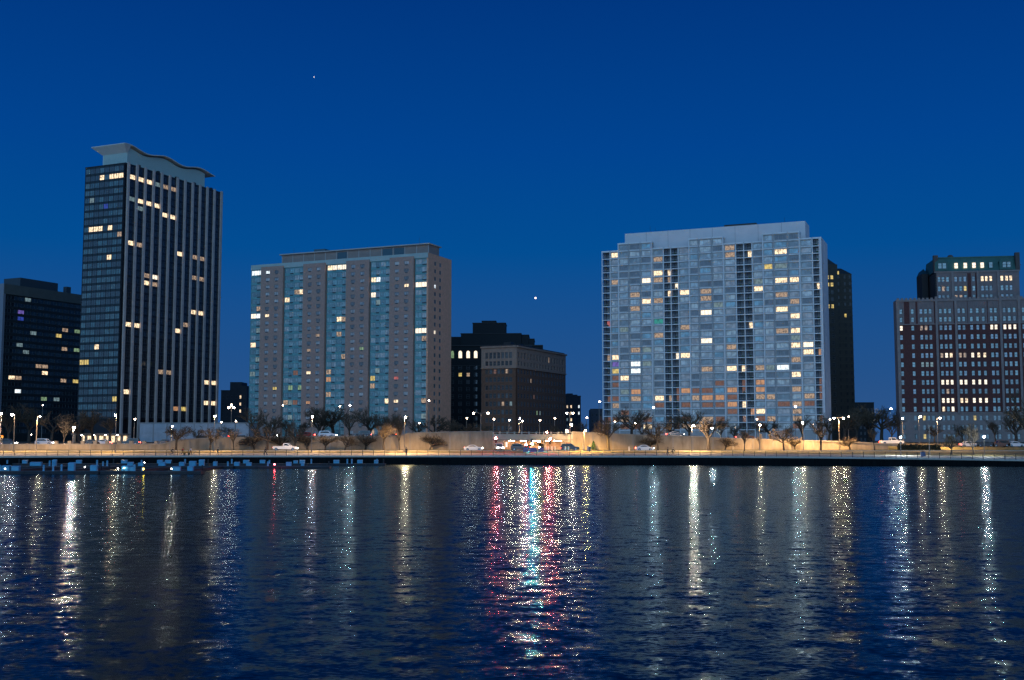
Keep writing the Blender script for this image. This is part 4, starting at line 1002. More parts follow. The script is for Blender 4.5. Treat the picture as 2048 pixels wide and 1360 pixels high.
FAR = [(270, 838, 330, 'beside the tower foot'), (86, 810, 420, 'high up before the dark apartment slab'), (443, 844, 350, 'right of the striped tower foot'), (472, 842, 370, 'beneath the small dark flats'),
 (566, 810, 360, 'before the left bays of the brown brick building'), (680, 812, 360, 'left of two before the middle of the brown brick building'), (700, 810, 362, 'right of two before the middle of the brown brick building'), (858, 801, 380, 'before the right end of the brown brick building'), (839, 846, 340, 'among the trees left of the long bare wall'), (934, 836, 360, 'below the stepped dark building'),
 (988, 838, 330, 'right under the double armed lamp'), (1019, 840, 335, 'third from the left over the bridge'), (1045, 842, 335, 'fifth from the left over the bridge'), (1080, 840, 335, 'sixth from the left over the bridge'), (1110, 836, 345, 'seventh from the left over the bridge'), (1174, 835, 360, 'left of the wide bare tree crown'),
 (1199, 803, 380, 'at the upper left corner of the white building foot'), (1230, 843, 340, 'inside the wide bare tree crown'), (1307, 815, 350, 'high before the third bay of the white building'), (1271, 846, 345, 'behind the slim tree by the silver sedan'), (1424, 856, 330, 'among branches right of the bright starlike lamp'), (1514, 838, 350, 'before the fifteenth column of the white building'), (1591, 813, 350, 'before the right bay of the white building'), (1660, 838, 350, 'at the right foot of the white building'), (1697, 833, 345, 'right of the twin headed lamp'),
 (62, 869, 350, 'small violet lamp near the parapet')]
street_lamp(1520, 850, 291, 'lamp_warm', 'thin warm lamp over the brightly lit stretch of wall', .2, .2, 1, zb=3.0)
for px, py, Y, where in FAR:
    street_lamp(px, py, Y, 'lamp_white' if px in (700, 1591, 1307, 1424) else 'lamp_far', ('distant lamp ' if 'lamp' not in where[:14] else '') + where, .15, .24, 1, 'distant lamps behind the wall', 'distant_lamp')
street_lamp(1040, 836, 318, 'lamp_hot', 'sparkling warm lamp over the middle of the bridge', .2, .16, 1, zb=wall_top(1040))
# bare poles without a light
for px, pt, Y, lab in ((587, 826, 312, 'slender unlit pole behind the white pickup truck'), (872, 800, 330, 'tall unlit pole rising above the long bare wall'), (858, 812, 332, 'thin unlit pole left of the tall one above the bare wall'), (1857, 849, 268, 'unlit leaning pole near the blue barrel')):
    zb = lamp_z(Y, px); p = PY(px, pt, Y); mb = MB(); mb.tube((p.x, Y, zb), (p.x + .1, Y, p.z), .14, .09, 8); mb.tube((p.x, Y, zb), (p.x, Y, zb + .6), .22, .2, 8); mb.ball((p.x + .1, Y, p.z), .12, 6)
    tag(mb.build('utility_pole', M['steel']), lab, 'pole')

# ---------------------------------------------------------------- trees
def grow(mt, mc, p, d, Ln, r, lev, P, rg):
    segs = 3 if lev < 2 else 2; q = Vector(p); dd = Vector(d)
    pts = [(q.copy(), r)]
    for i in range(segs):
        dd = (dd + Vector((rg.uniform(-1, 1), rg.uniform(-1, 1), rg.uniform(-.5, .9) * P['up'])) * P['bend']).normalized()
        q2 = q + dd * (Ln / segs); r2 = r * (1 - .38 * (i + 1) / segs)
        (mt if lev < 2 else mc).tube(q, q2, pts[-1][1], r2, 6 if lev < 2 else 3, caps=False)
        q = q2; pts.append((q.copy(), r2))
    if lev >= P['levels']: return
    k = P['kids'][lev]
    for i in range(k):
        t = 1.0 if i == 0 else rg.uniform(.25 if lev else .6, 1.0)
        idx = min(int(t * segs), segs - 1); a, b_ = pts[idx], pts[idx + 1]; f = t * segs - idx
        f = min(f, 1.0); base = a[0].lerp(b_[0], f)
        sp = P['spread'][lev] * rg.uniform(.6, 1.25); az = 2 * math.pi * (i + rg.random() * .7) / k
        u = dd.orthogonal().normalized(); v = dd.cross(u)
        nd = (dd * math.cos(sp) + (u * math.cos(az) + v * math.sin(az)) * math.sin(sp)).normalized()
        nd.z += P.get('lift', 0) * .3; nd += Vector(P.get('lean', (0, 0, 0))) * .25; nd.normalize()
        grow(mt, mc, base, nd, Ln * P['ratio'] * rg.uniform(.75, 1.15), max(r * .56, P.get('rmin', .018)), lev + 1, P, rg)
KINDS = {
 'wide': dict(levels=5, kids=(5, 4, 4, 4, 4), spread=(.75, .55, .5, .5, .55), bend=.13, up=.6, ratio=.68, L0=3.4, r0=.36, lift=.12, rmin=.021),
 'vase': dict(levels=5, kids=(4, 4, 4, 4, 4), spread=(.5, .42, .45, .5, .5), bend=.12, up=.8, ratio=.70, L0=3.6, r0=.30, lift=.3, rmin=.02),
 'lean': dict(levels=5, kids=(4, 4, 4, 4, 4), spread=(.7, .5, .5, .5, .5), bend=.15, up=.7, ratio=.72, L0=3.2, r0=.42, lift=.12, lean=(.9, 0, .1), rmin=.026),
 'round': dict(levels=5, kids=(6, 4, 4, 4, 3), spread=(.85, .6, .55, .6, .6), bend=.14, up=.5, ratio=.64, L0=2.9, r0=.26, lift=.08, rmin=.02),
 'slim': dict(levels=4, kids=(6, 5, 4, 3), spread=(.42, .4, .45, .5), bend=.10, up=1.0, ratio=.62, L0=3.0, r0=.14, lift=.5, rmin=.022),
 'brush': dict(levels=4, kids=(7, 5, 4, 3), spread=(.9, .6, .6, .6), bend=.2, up=.9, ratio=.75, L0=1.1, r0=.12, lift=.2, rmin=.02),
}
PROTO = {}
def proto(kind, var):
    key = (kind, var)
    if key not in PROTO:
        P = KINDS[kind]; rg = random.Random(hash(kind) % 7 * 0 + sum(map(ord, kind)) + var * 101); mt, mc = MB(), MB()
        grow(mt, mc, Vector((0, 0, -.2)), Vector((0, 0, 1)), P['L0'], P['r0'], 0, P, rg)
        hz = max(v[2] for v in mc.v)
        def mk(mb, mat, nm):
            me = bpy.data.meshes.new(nm); me.from_pydata(mb.v, [], mb.f); me.materials.append(mat); me.update(); return me
        PROTO[key] = (mk(mt, M['bark'], 'trunk'), mk(mc, M['twig'], 'crown'), hz)
    return PROTO[key]
NT = 0
def tree(px, pt, Y, kind, label, zb=None, wide=1.0, group=None, name='bare_tree'):
    global NT
    NT += 1
    zb = lamp_z(Y, px) if zb is None else zb
    a, c, hz = proto(kind, NT % 2 if group else NT % 3)
    p = PY(px, pt, Y); s = (p.z - zb) / hz
    r = empty(name, (p.x, Y, zb), (0 if kind == 'lean' else NT * 2.4), label, 'tree', group); r.scale = (s * wide, s * wide, s)
    for nm, me in (('trunk', a), ('crown', c)):
        o = bpy.data.objects.new(nm, me); C.objects.link(o); o.parent = r
FT = [(1217, 826, 292, 'wide', 'wide spreading bare tree on the verge right of the underpass', 1.0), (1315, 838, 294, 'round', 'bare tree right beside the silver sedan', 1.1), (1417, 832, 288, 'lean', 'large dark bare tree leaning right beside the bright starlike lamp', .95),
 (1488, 852, 286, 'slim', 'small slim bare tree with lit top before the white building', 1.3), (1567, 848, 290, 'round', 'golden lit round bare tree before the right half of the white building', 1.05), (1640, 838, 291, 'wide', 'broad bare tree left of the twin headed lamp', .9), (1748, 850, 288, 'slim', 'pointed reddish young tree left of the white pickup on the upper road', 1.2),
 (1902, 862, 268, 'round', 'small dark bare tree right of the unlit leaning pole', .9), (1946, 842, 266, 'vase', 'taller dark bare tree left of the far right cold white lamp', .8), (2052, 770, 262, 'wide', 'huge black bare tree cropped by the right picture edge', .8),
 (768, 836, 291, 'wide', 'spreading bare tree against the wall left of the tall pale lamp', .9), (800, 828, 298, 'vase', 'upright bare tree directly behind the tall pale lamp', .6), (353, 846, 293, 'round', 'dark bare tree below the glaring warm lamp', 1.1), (421, 850, 293, 'round', 'bare tree left of the walking person near the dock', 1.0), (468, 855, 294, 'vase', 'bare tree before the right end of the podium', 1.0),
 (535, 848, 294, 'round', 'bare tree just left of the white pickup truck', 1.1), (592, 842, 299, 'wide', 'bare tree rising behind the white pickup truck', .9), (650, 868, 296, 'brush', 'low brushy shrub tree right of the pale pole lamp', 1.3), (690, 866, 297, 'brush', 'wider brushy shrub left of the parked dark car above', 1.4), (1519, 866, 297, 'slim', 'thin sapling beside the lit stretch of wall', .7)]
for px, pt, Y, k, lab, wd in FT: tree(px, pt, Y, k, lab, wide=wd, zb=3.0 if Y >= 286 else None)
BT = [(20, 815, 340, 'left edge'), (60, 805, 345, 'dark apartment slab'), (105, 822, 330, 'dark apartment slab right part'), (128, 840, 320, 'dazzling warm lamp'), (160, 830, 345, 'left corner of the striped tower'), (190, 815, 350, 'striped tower narrow face'), (222, 830, 340, 'striped tower near corner'), (395, 858, 345, 'podium middle'), (452, 850, 340, 'podium right end'),
 (515, 812, 345, 'left end of the brown brick building'), (545, 822, 335, 'first brick bay'), (572, 836, 322, 'first glazed bay'), (604, 838, 335, 'second brick bay'), (640, 812, 345, 'second glazed bay'), (668, 806, 350, 'middle glazed bay'), (700, 815, 340, 'third brick bay'), (735, 812, 345, 'third glazed bay'), (768, 824, 335, 'fourth brick bay'), (800, 820, 345, 'fourth glazed bay'), (835, 838, 325, 'brown side wall left part'), (868, 828, 340, 'brown side wall'), (905, 836, 335, 'stepped dark building left part'), (940, 842, 330, 'stepped dark building right part'), (972, 846, 345, 'brick corner building left face'),
 (1112, 846, 345, 'brick corner building right end'), (1160, 842, 350, 'low distant block'), (1262, 812, 345, 'first bay of the white building'), (1285, 832, 330, 'second bay of the white building'), (1345, 826, 340, 'first balconies of the white building'), (1378, 818, 345, 'middle bay of the white building'), (1440, 836, 330, 'middle bay right edge'), (1468, 846, 345, 'second balconies of the white building'), (1540, 836, 335, 'third bay of the white building'), (1605, 826, 340, 'right balconies of the white building'), (1655, 824, 345, 'white side wall'), (1685, 822, 340, 'dark stone tower'), (1712, 812, 400, 'gap beside the dark stone tower'), (1735, 806, 420, 'middle of the dark gap'), (1762, 810, 400, 'right of the dark gap'), (1780, 826, 350, 'left corner of the red brick building'), (1868, 846, 345, 'red brick base middle'), (1925, 846, 350, 'red brick base'), (1990, 836, 330, 'red brick base right part'), (2030, 820, 320, 'red brick base far right')]
for i, (px, pt, Y, where) in enumerate(BT): tree(px, pt, Y, ('vase', 'wide', 'round')[i % 3], f'dark bare tree in the rear row before the {where}', wide=1.15, group='bare trees in the rear row behind the wall')
# scrub along the embankment
for i, px in enumerate((510, 560, 615, 730, 860, 1300, 1450, 1590, 1700)):
    tree(px, 866 if px < 900 else 872, 300 + (i % 2), 'brush', f'{ordinal(i)} clump of leafless scrub from the left at the retaining wall', zb=3.1, wide=1.6, group='scrub along the retaining wall', name='leafless_shrub')
def bush(px, pb, h, Y, label):
    p = PY(px, pb, Y); zb = 3.03; mb = MB(); rg = random.Random(px)
    for i in range(420):
        t = rg.random(); z = t * h; rr = h * .36 * (1 - t) ** .7 * rg.uniform(.5, 1.1); az = rg.uniform(0, 6.28)
        c = Vector((rr * math.cos(az), rr * math.sin(az), z + .1)); s = .13
        a = Vector((rg.uniform(-1, 1), rg.uniform(-1, 1), rg.uniform(-1, 1))) * s; b_ = Vector((rg.uniform(-1, 1), rg.uniform(-1, 1), rg.uniform(-1, 1))) * s
        mb.quad([c - a, c + b_, c + a, c - b_])
    r = empty('conifer_shrub', (p.x, Y, zb), 0, label, 'shrub'); mb.build('foliage', M['bush'], r)
    mb = MB(); mb.tube((0, 0, -.1), (0, 0, h * .6), .08, .04, 6); mb.build('stem', M['bark'], r)
bush(1187, 903, 2.2, 299, 'small green conifer against the wall right of the yellowish lamp')
def hedge():
    mb = MB(); rg = random.Random(4)
    for i in range(2600):
        px = rg.uniform(1795, 1880); Y = 300 + rg.uniform(-.8, .8); x = XatY(px, Y); z = 3.0 + rg.uniform(0, 1.3); s = .22
        c = Vector((x, Y, z)); a = Vector((rg.uniform(-1, 1), rg.uniform(-1, 1), rg.uniform(-1, 1))) * s; b_ = Vector((rg.uniform(-1, 1), rg.uniform(-1, 1), rg.uniform(-1, 1))) * s
        mb.quad([c - a, c + b_, c + a, c - b_])
    tag(mb.build('hedge', pmat('hedge_leaf', (.04, .045, .025), .95, .3, 1)), 'clipped dark hedge before the red brick building base', 'hedge')
hedge()

# ---------------------------------------------------------------- vehicles (facing +x)
def wheel(root, x, y, r=.33):
    mb = MB(); mb.lathe([(r * .7, -.11), (r, -.09), (r, .09), (r * .7, .11)], 14, (x, y, r), axis='y'); w_ = mb.build('wheel', M['rubber'], root)
    mb = MB(); s = -1 if y < 0 else 1; mb.lathe([(r * .62, 0), (r * .5, .02 * s)], 12, (x, y + .115 * s, r), axis='y'); mb.build('rim', M['chrome'], w_)
def car(x, Y, z, paint, label, kind='sedan', L_=4.7, flip=False, head=True, tail=True, name='parked_car', cat='car', group=None):
    r = empty(name, (x, Y, z), math.pi if flip else 0, label, cat, group); h = L_ / 2; hw = .9
    if kind == 'sedan':
        low = [(-h, .35), (-h + .02, .62), (-h + .08, .86), (-h + .8, .93), (.9, .93), (h - .25, .78), (h, .58), (h, .32), (h - .1, .25), (-h + .1, .25)]
        roof = [(-h + .75, .93), (-h + 1.45, 1.36), (-.2, 1.42), (.25, 1.38), (1.05, .93)]
    elif kind == 'suv':
        low = [(-h, .4), (-h, .98), (.95, 1.0), (h - .2, .92), (h, .7), (h, .36), (-h + .1, .3)]
        roof = [(-h + .05, .98), (-h + .35, 1.68), (.1, 1.72), (.5, 1.64), (1.05, 1.0)]
    else:
        low = [(-h, .5), (-h, 1.12), (-.25, 1.12), (-.25, 1.15), (1.2, 1.15), (h - .3, 1.02), (h, .8), (h, .42), (h - .1, .38), (-h + .1, .42)]
        roof = [(-.35, 1.13), (-.3, 1.78), (.2, 1.84), (.75, 1.78), (1.45, 1.13)]; hw = 1.0
    mb = MB(); mb.extrude(low, -hw, hw); b_ = mb.build('body', paint, r)
    bv = b_.modifiers.new('bevel', 'BEVEL'); bv.width = .07; bv.segments = 2
    mb = MB(); hr = hw - .1; mb.extrude(roof, -hr, hr); g = mb.build('cabin', paint, r); bv = g.modifiers.new('bevel', 'BEVEL'); bv.width = .08; bv.segments = 2
    # glazing, set just proud of the cabin
    cx = sum(p[0] for p in roof) / len(roof); zc = sum(p[1] for p in roof) / len(roof)
    inner = [(cx + (px - cx) * .80, zc + (pz - zc) * .66) for px, pz in roof]
    for s in (-1, 1):
        mb = MB(); mb.extrude(inner, s * (hr + .002), s * (hr + .012)); mb.build('side_window', M['glass'], r)
    for (a, b2) in ((roof[-2], roof[-1]), (roof[0], roof[1])):
        d = Vector((b2[0] - a[0], 0, b2[1] - a[1])); n_ = Vector((-d.z, 0, d.x)).normalized() * (.012 if a == roof[-2] else .012)
        if n_.z < 0: n_ = -n_
        A = Vector((a[0], 0, a[1])) + d * .14 + n_; B_ = Vector((a[0], 0, a[1])) + d * .84 + n_
        mb = MB(); mb.quad([(A.x, -hr + .12, A.z), (B_.x, -hr + .12, B_.z), (B_.x, hr - .12, B_.z), (A.x, hr - .12, A.z)]); mb.build('windscreen', M['glass'], r)
    wr = .33 if kind == 'sedan' else .38
    for sx in (-h + .85, h - .9):
        for sy in (-hw + .06, hw - .06): wheel(r, sx, sy, wr)
    zl = low[-4][1] if kind == 'sedan' else .82
    for s in (-1, 1):
        mb = MB(); mb.box(h - .12, h + .03, s * (hw - .22) - .17, s * (hw - .22) + .17, .56, .74); mb.build('headlight', E['head_hot' if head == 2 else 'head'] if head else M['chrome'], r)
        mb = MB(); mb.box(-h - .03, -h + .12, s * (hw - .2) - .16, s * (hw - .2) + .16, .66, .84); mb.build('taillight', E['tail'] if tail else M['redpaint'], r)
    return r
def onroad(px, Y): return XatY(px, Y)
car(onroad(571, 291), 291, 2.9, M['white'], 'white pickup truck driving along the lower road', 'pickup', 6.0, name='pickup_truck', cat='truck')
car(onroad(947, 292), 292, 2.9, M['white'], 'white car with red tail lamps just left of the underpass', 'sedan', 4.7)
car(onroad(1289, 290), 290, 2.9, M['silver'], 'silver sedan parked beneath the wide bare tree', 'sedan', 4.5)
car(onroad(1039, 289.5), 289.5, 2.9, M['brownpaint'], 'brown car turning out before the underpass', 'suv', 4.4)
car(onroad(1140, 290.5), 290.5, 2.9, M['darkpaint'], 'dark car at the right foot of the bridge', 'suv', 4.6)
car(onroad(1084, 312), 312, 3.0, M['darkpaint'], 'car with glaring headlights inside the underpass', 'suv', 4.6, head=2).rotation_euler = (0, 0, R(-92))
car(onroad(1056, 309), 309, 3.0, M['darkpaint'], 'car with glowing tail lamps entering the underpass', 'sedan', 4.6).rotation_euler = (0, 0, R(90))
car(onroad(998, 296), 296, 2.95, M['white'], 'white van like car facing out beside the left abutment', 'suv', 4.6, head=2).rotation_euler = (0, 0, R(-80))
car(onroad(1783, 305), 305, wall_top(1783) + .0, M['white'], 'white pickup truck on the upper road at right', 'pickup', 6.0, name='pickup_truck', cat='truck')
UP = [(1350, 'darkpaint', 'dark car on the upper road before the white building', 'sedan', 0), (1490, 'brownpaint', 'car behind the small slim tree on the upper road', 'suv', 0), (725, 'darkpaint', 'dark car on the upper road left of the spreading tree', 'suv', 1), (655, 'silver', 'silver car with headlights on the upper road above the scrub', 'suv', 0), (612, 'redpaint', 'red car half hidden on the upper road', 'sedan', 1), (536, 'darkpaint', 'dark car on the upper road above the pickup', 'sedan', 0), (775, 'brownpaint', 'brown car on the upper road at the start of the bare wall', 'sedan', 1), (440, 'darkpaint', 'dark car on the upper road before the podium', 'suv', 1)]
for px, pt, lab, kd, fl in UP: car(onroad(px, 306), 306, wall_top(px) - .1, M[pt], lab, kd, 4.6, bool(fl), group='cars on the upper road')
LT = [(185, 'darkpaint', 'dark car before the second bay of the lit pavilion', 'sedan', 0), (205, 'silver', 'silver car before the right end of the lit pavilion', 'sedan', 1), (262, 'darkpaint', 'dark car by the parapet at the tower foot', 'suv', 1), (328, 'brownpaint', 'brown car left of the bare tree on the parapet', 'sedan', 1), (90, 'silver', 'silver car left of the low stone posts', 'suv', 0), (15, 'darkpaint', 'dark car near the far left lamps', 'suv', 0)]
for i, (px, pt, lab, kd, fl) in enumerate(LT): car(onroad(px, 308), 308, wall_top(px) - .1, M[pt], lab, kd, 4.6, bool(fl), group='cars behind the left parapet')
for px, pt, lab, kd, fl in ((1937, 'silver', 'silver car left of the cold white lamp before the brick base', 'sedan', 0), (1968, 'darkpaint', 'dark car behind the far right cold white lamp', 'sedan', 1), (2000, 'brownpaint', 'brown car right of the far right cold white lamp', 'suv', 1), (2030, 'white', 'white car at the far right before the brick base', 'sedan', 0)):
    car(onroad(px, 306), 306, 3.75, M[pt], lab, kd, 4.6, bool(fl), group='cars before the red brick base')

# ---------------------------------------------------------------- street furniture near the underpass
for i, (pa, pb) in enumerate(((1046, 1057), (1058, 1074), (1076, 1088))):
    Y = 281; x0, x1 = XatY(pa, Y), XatY(pb, Y); r = empty('barrier_panel', ((x0 + x1) / 2, Y, 2.55), 0, ('left small', 'wide middle', 'right small')[i] + ' violet barrier panel before the underpass', 'barrier', 'violet barrier panels')
    w2 = (x1 - x0) / 2 - .05; mb = MB(); mb.box(-w2, w2, -.04, .04, .15, 1.1); mb.build('panel', M['purple'], r)
    for s in (-1, 1): mb = MB(); mb.tube((s * (w2 - .1), 0, 0), (s * (w2 - .1), 0, 1.2), .04, .04, 6); mb.build('leg', M['steel'], r)
for i, px in enumerate((1092, 1097, 1104, 1110, 1131, 1137, 1176, 1258)):
    Y = 286.5; mb = MB(); mb.tube((XatY(px, Y), Y, 2.8), (XatY(px, Y), Y, 3.85), .13, .13, 8); mb.ball((XatY(px, Y), Y, 3.87), .13, 8)
    tag(mb.build('bollard', M['white']), f'{ordinal(i)} white bollard from the left along the lower road kerb', 'bollard', 'white bollards on the kerb')
def bin_(px, Y, z, mat, label, w=.55, h=1.0):
    r = empty('litter_bin', (XatY(px, Y), Y, z), 0, label, 'bin'); mb = MB(); mb.lathe([(w * .8, 0), (w, .1), (w, h * .85), (w * .92, h)], 12); mb.build('barrel', mat, r)
    mb = MB(); mb.lathe([(w * 1.04, h), (w * 1.04, h + .08), (w * .3, h + .2)], 12); mb.build('lid', M['black'], r)
bin_(1845, 258, 1.9, M['barrel'], 'blue barrel shaped litter bin on the lawn at right')
bin_(1178, 287, 2.85, M['barrel'], 'dark blue litter bin beside the yellowish lamp', .5)
def signboard(px, py, Y, label, w, h, mat, zb):
    p = PY(px, py, Y); r = empty('road_sign', (p.x, Y, zb), 0, label, 'sign'); mb = MB(); mb.tube((0, .1, 0), (0, .1, p.z - zb + h / 2), .06, .06, 6); mb.build('post', M['steel'], r)
    mb = MB(); mb.box(-w / 2, w / 2, 0, .05, p.z - zb - h / 2, p.z - zb + h / 2); mb.build('panel', mat, r)
signboard(1134, 862, 300, 'blank pale road sign left of the brightest starlike lamp', .9, 1.0, M['white'], 3.0)
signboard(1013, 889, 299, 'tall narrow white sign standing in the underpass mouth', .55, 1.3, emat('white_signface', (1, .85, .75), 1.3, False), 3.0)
signboard(1034, 890, 300, 'white sign on a post in the middle of the underpass', .5, .9, M['white'], 3.0)
signboard(4, 873, 290, 'yellow diamond road sign at the left edge', .5, .6, M['orange'], 3.0)
signboard(1223, 906, 287, 'small white notice near the blue litter bin', .35, .8, M['white'], 2.85)

# ---------------------------------------------------------------- people
def skinned(name, chain, mat, parent=None, root=0):
    vs = [c[0] for c in chain['v']]; me = bpy.data.meshes.new(name); me.from_pydata(vs, chain['e'], []); me.materials.append(mat)
    o = bpy.data.objects.new(name, me); C.objects.link(o)
    if parent: o.parent = parent
    sk = o.modifiers.new('skin', 'SKIN'); sk.use_smooth_shade = True
    for i, c in enumerate(chain['v']):
        me.skin_vertices[0].data[i].radius = (c[1], c[1] * (c[2] if len(c) > 2 else 1)); me.skin_vertices[0].data[i].use_root = i == root
    ss = o.modifiers.new('sub', 'SUBSURF'); ss.levels = 1; ss.render_levels = 1
    return o
def person(x, Y, z, label, rz=0, stride=.35, jacket='cloth_dark', pants='cloth_dark', pose='walk'):
    hz = .95 if pose == 'walk' else .98
    if pose == 'walk':
        kn = [(stride * .55, -.1, .52), (-stride * .25, .1, .50)]; an = [(stride * .8, -.1, .09), (-stride * .9, .1, .14)]; ch = (.04, 0, 1.38)
        el = [(-.16, -.24, 1.12), (.14, .24, 1.12)]; ha = [(-.08, -.26, .88), (.30, .25, .92)]
    else:
        kn = [(.38, -.1, .72), (.30, .1, .86)]; an = [(.22, -.1, .30), (.02, .1, .50)]; ch = (.30, 0, 1.36)
        el = [(.50, -.22, 1.12), (.50, .22, 1.12)]; ha = [(.72, -.2, 1.06), (.72, .2, 1.06)]
    hd = (ch[0] + .06, 0, ch[2] + .29)
    V = [((0, 0, hz), .12), ((ch[0] * .5, 0, (hz + ch[2]) / 2), .115), (ch, .13), ((ch[0] + .02, 0, ch[2] + .13), .055), (hd, .095), ((hd[0], 0, hd[2] + .09), .075)]
    Eg = [(0, 1), (1, 2), (2, 3), (3, 4), (4, 5)]
    for i, s in enumerate((-1, 1)):
        k = len(V); V += [((ch[0], s * .19, ch[2] + .02), .055), (el[i], .042), (ha[i], .032), ((ha[i][0] + .03, ha[i][1], ha[i][2] - .09), .03)]; Eg += [(2, k), (k, k + 1), (k + 1, k + 2), (k + 2, k + 3)]
        k = len(V); V += [((0, s * .1, hz - .08), .085), (kn[i], .06), (an[i], .042), ((an[i][0] + .15, an[i][1], an[i][2] - .05), .04)]; Eg += [(0, k), (k, k + 1), (k + 1, k + 2), (k + 2, k + 3)]
    o = skinned('person', dict(v=V, e=Eg), M['skin']); o.location = (x, Y, z); o.rotation_euler = (0, 0, rz); tag(o, label, 'person')
    J = [((0, 0, hz - .02), .15), (V[1][0], .145), (ch, .16), ((ch[0] + .02, 0, ch[2] + .09), .08)]; Ej = [(0, 1), (1, 2), (2, 3)]
    for i, s in enumerate((-1, 1)): k = len(J); J += [((ch[0], s * .19, ch[2] + .02), .08), (el[i], .062), (ha[i], .05)]; Ej += [(2, k), (k, k + 1), (k + 1, k + 2)]
    skinned('jacket', dict(v=J, e=Ej), M[jacket], o)
    T = [((0, 0, hz), .135)]; Et = []
    for i, s in enumerate((-1, 1)): k = len(T); T += [((0, s * .1, hz - .08), .105), (kn[i], .08), (an[i], .06), ((an[i][0] + .16, an[i][1], an[i][2] - .05), .055)]; Et += [(0, k), (k, k + 1), (k + 1, k + 2), (k + 2, k + 3)]
    skinned('trousers', dict(v=T, e=Et), M[pants], o)
    mb = MB(); mb.ball((hd[0] - .015, 0, hd[2] + .06), .115, 8); mb.build('hair', M['black'], o, True)
    return o
def prom(px, d): Y, z = edge(px); return XatY(px, Y + d), Y + d, z + .42 * d / 14.5
x, y, z = prom(436, 4); person(x, y, z, 'person in dark clothes walking near the tall lamp left of the docks end', stride=.25)
x, y, z = prom(531, 4); person(x, y, z, 'person in dark clothes striding below the white pickup truck', stride=.55)
x, y, z = prom(813, 4); person(x, y, z, 'person in dark clothes standing at the foot of the tall pale lamp', rz=R(80), stride=.15)
x, y, z = prom(366, 5); person(x, y, z, 'person in a red jacket walking behind the orange cart', jacket='cloth_red', stride=.4)
x, y, z = prom(382, 5); person(x, y, z, 'person in a white jacket walking ahead of the orange cart', jacket='cloth_white', stride=.35)
def bicycle(px, d, label, plabel, jacket='cloth_dark'):
    x, y, z = prom(px, d); r = empty('bicycle', (x, y, z), 0, label, 'bicycle')
    for cx in (-.5, .55):
        mb = MB()
        for q in range(16):
            a, c = 2 * math.pi * q / 16, 2 * math.pi * (q + 1) / 16
            mb.tube((cx + .33 * math.cos(a), 0, .35 + .33 * math.sin(a)), (cx + .33 * math.cos(c), 0, .35 + .33 * math.sin(c)), .025, .025, 4)
        for q in range(6): a = math.pi * q / 6; mb.tube((cx + .33 * math.cos(a), 0, .35 + .33 * math.sin(a)), (cx - .33 * math.cos(a), 0, .35 - .33 * math.sin(a)), .006, .006, 3)
        mb.build('wheel', M['rubber'], r)
    mb = MB(); J = dict(b=(-.5, 0, .35), c=(0, 0, .32), s=(-.16, 0, .85), h=(.4, 0, .88), f=(.55, 0, .35))
    for a, c in ('bc', 'cs', 'sh', 'ch', 'bs', 'hf'): mb.tube(J[a], J[c], .022, .022, 5)
    mb.build('frame', M['steel'], r)
    mb = MB(); mb.box(-.3, -.02, -.07, .07, .88, .94); mb.build('saddle', M['black'], r)
    mb = MB(); mb.tube((.42, -.25, 1.02), (.42, .25, 1.02), .02, .02, 5); mb.tube((.4, 0, .88), (.42, 0, 1.02), .02, .02, 5); mb.build('handlebar', M['black'], r)
    person(x - .18, y, z, plabel, pose='ride', jacket=jacket)
bicycle(345, 4, 'dark bicycle ridden on the promenade below the glaring warm lamp', 'cyclist in dark clothes bent over the handlebar')
bicycle(1345, 3, 'bicycle on the promenade left of the bright starlike lamp', 'cyclist in dark clothes near the silver sedan')
x, y, z = prom(374, 4.6)
r = empty('orange_cart', (x, y, z), 0, 'low orange cart pushed along the promenade between two people', 'cart')
mb = MB(); mb.extrude([(-.85, .35), (-.95, .8), (.95, .8), (.75, .35)], -.35, .35); mb.build('tray', M['orange'], r)
for sx in (-.55, .5):
    for sy in (-.38, .38): mb = MB(); mb.lathe([(.18, -.03), (.18, .03)], 10, (sx, sy, .18), axis='y'); mb.build('wheel', M['rubber'], r)
mb = MB(); mb.tube((-.9, -.3, .75), (-1.2, -.3, 1.0), .02, .02, 5); mb.tube((-.9, .3, .75), (-1.2, .3, 1.0), .02, .02, 5); mb.tube((-1.2, -.3, 1.0), (-1.2, .3, 1.0), .02, .02, 5); mb.build('handle', M['steel'], r)
x, y, z = prom(1335, 6); person(x, y, z, 'person in dark clothes walking left of the second bicycle', stride=.3)

# ---------------------------------------------------------------- floating docks
ROWS = {0: (190, 'nearest'), 1: (226, 'middle'), 2: (250, 'farthest')}
def dock(pa, pb, Y, label, d=2.6, z=.5):
    x0, x1 = XatY(pa, Y), XatY(pb, Y); r = empty('floating_dock', ((x0 + x1) / 2, Y, 0), 0, label, 'dock', 'floating docks in the harbour'); w2 = (x1 - x0) / 2
    mb = MB(); mb.box(-w2, w2, -d / 2, d / 2, z - .14, z)
    mb.build('deck', M['deck'], r)
    n = max(2, int(w2 * 2 / 4)); mb = MB()
    for i in range(n): a = -w2 + 2 * w2 * i / n; mb.box(a + .05, a + 2 * w2 / n - .05, -d / 2 + .05, d / 2 - .05, -.3, z - .143)
    mb.build('pontoon', M['pontoon'], r)
    k = max(2, int(w2 * 2 / 12))
    for i in range(k):
        xx = -w2 + .6 + (2 * w2 - 1.2) * i / (k - 1); mb = MB(); mb.tube((xx, d / 2 + .2, -2), (xx, d / 2 + .2, 1.3), .14, .14, 8); mb.lathe([(.15, 1.3), (.02, 1.5)], 8, (xx, d / 2 + .2, 0)); mb.build('pile', M['pontoon'], r)
dock(-40, 205, 190, 'nearest floating dock at the left edge'); dock(207, 408, 190, 'nearest floating dock second from the left')
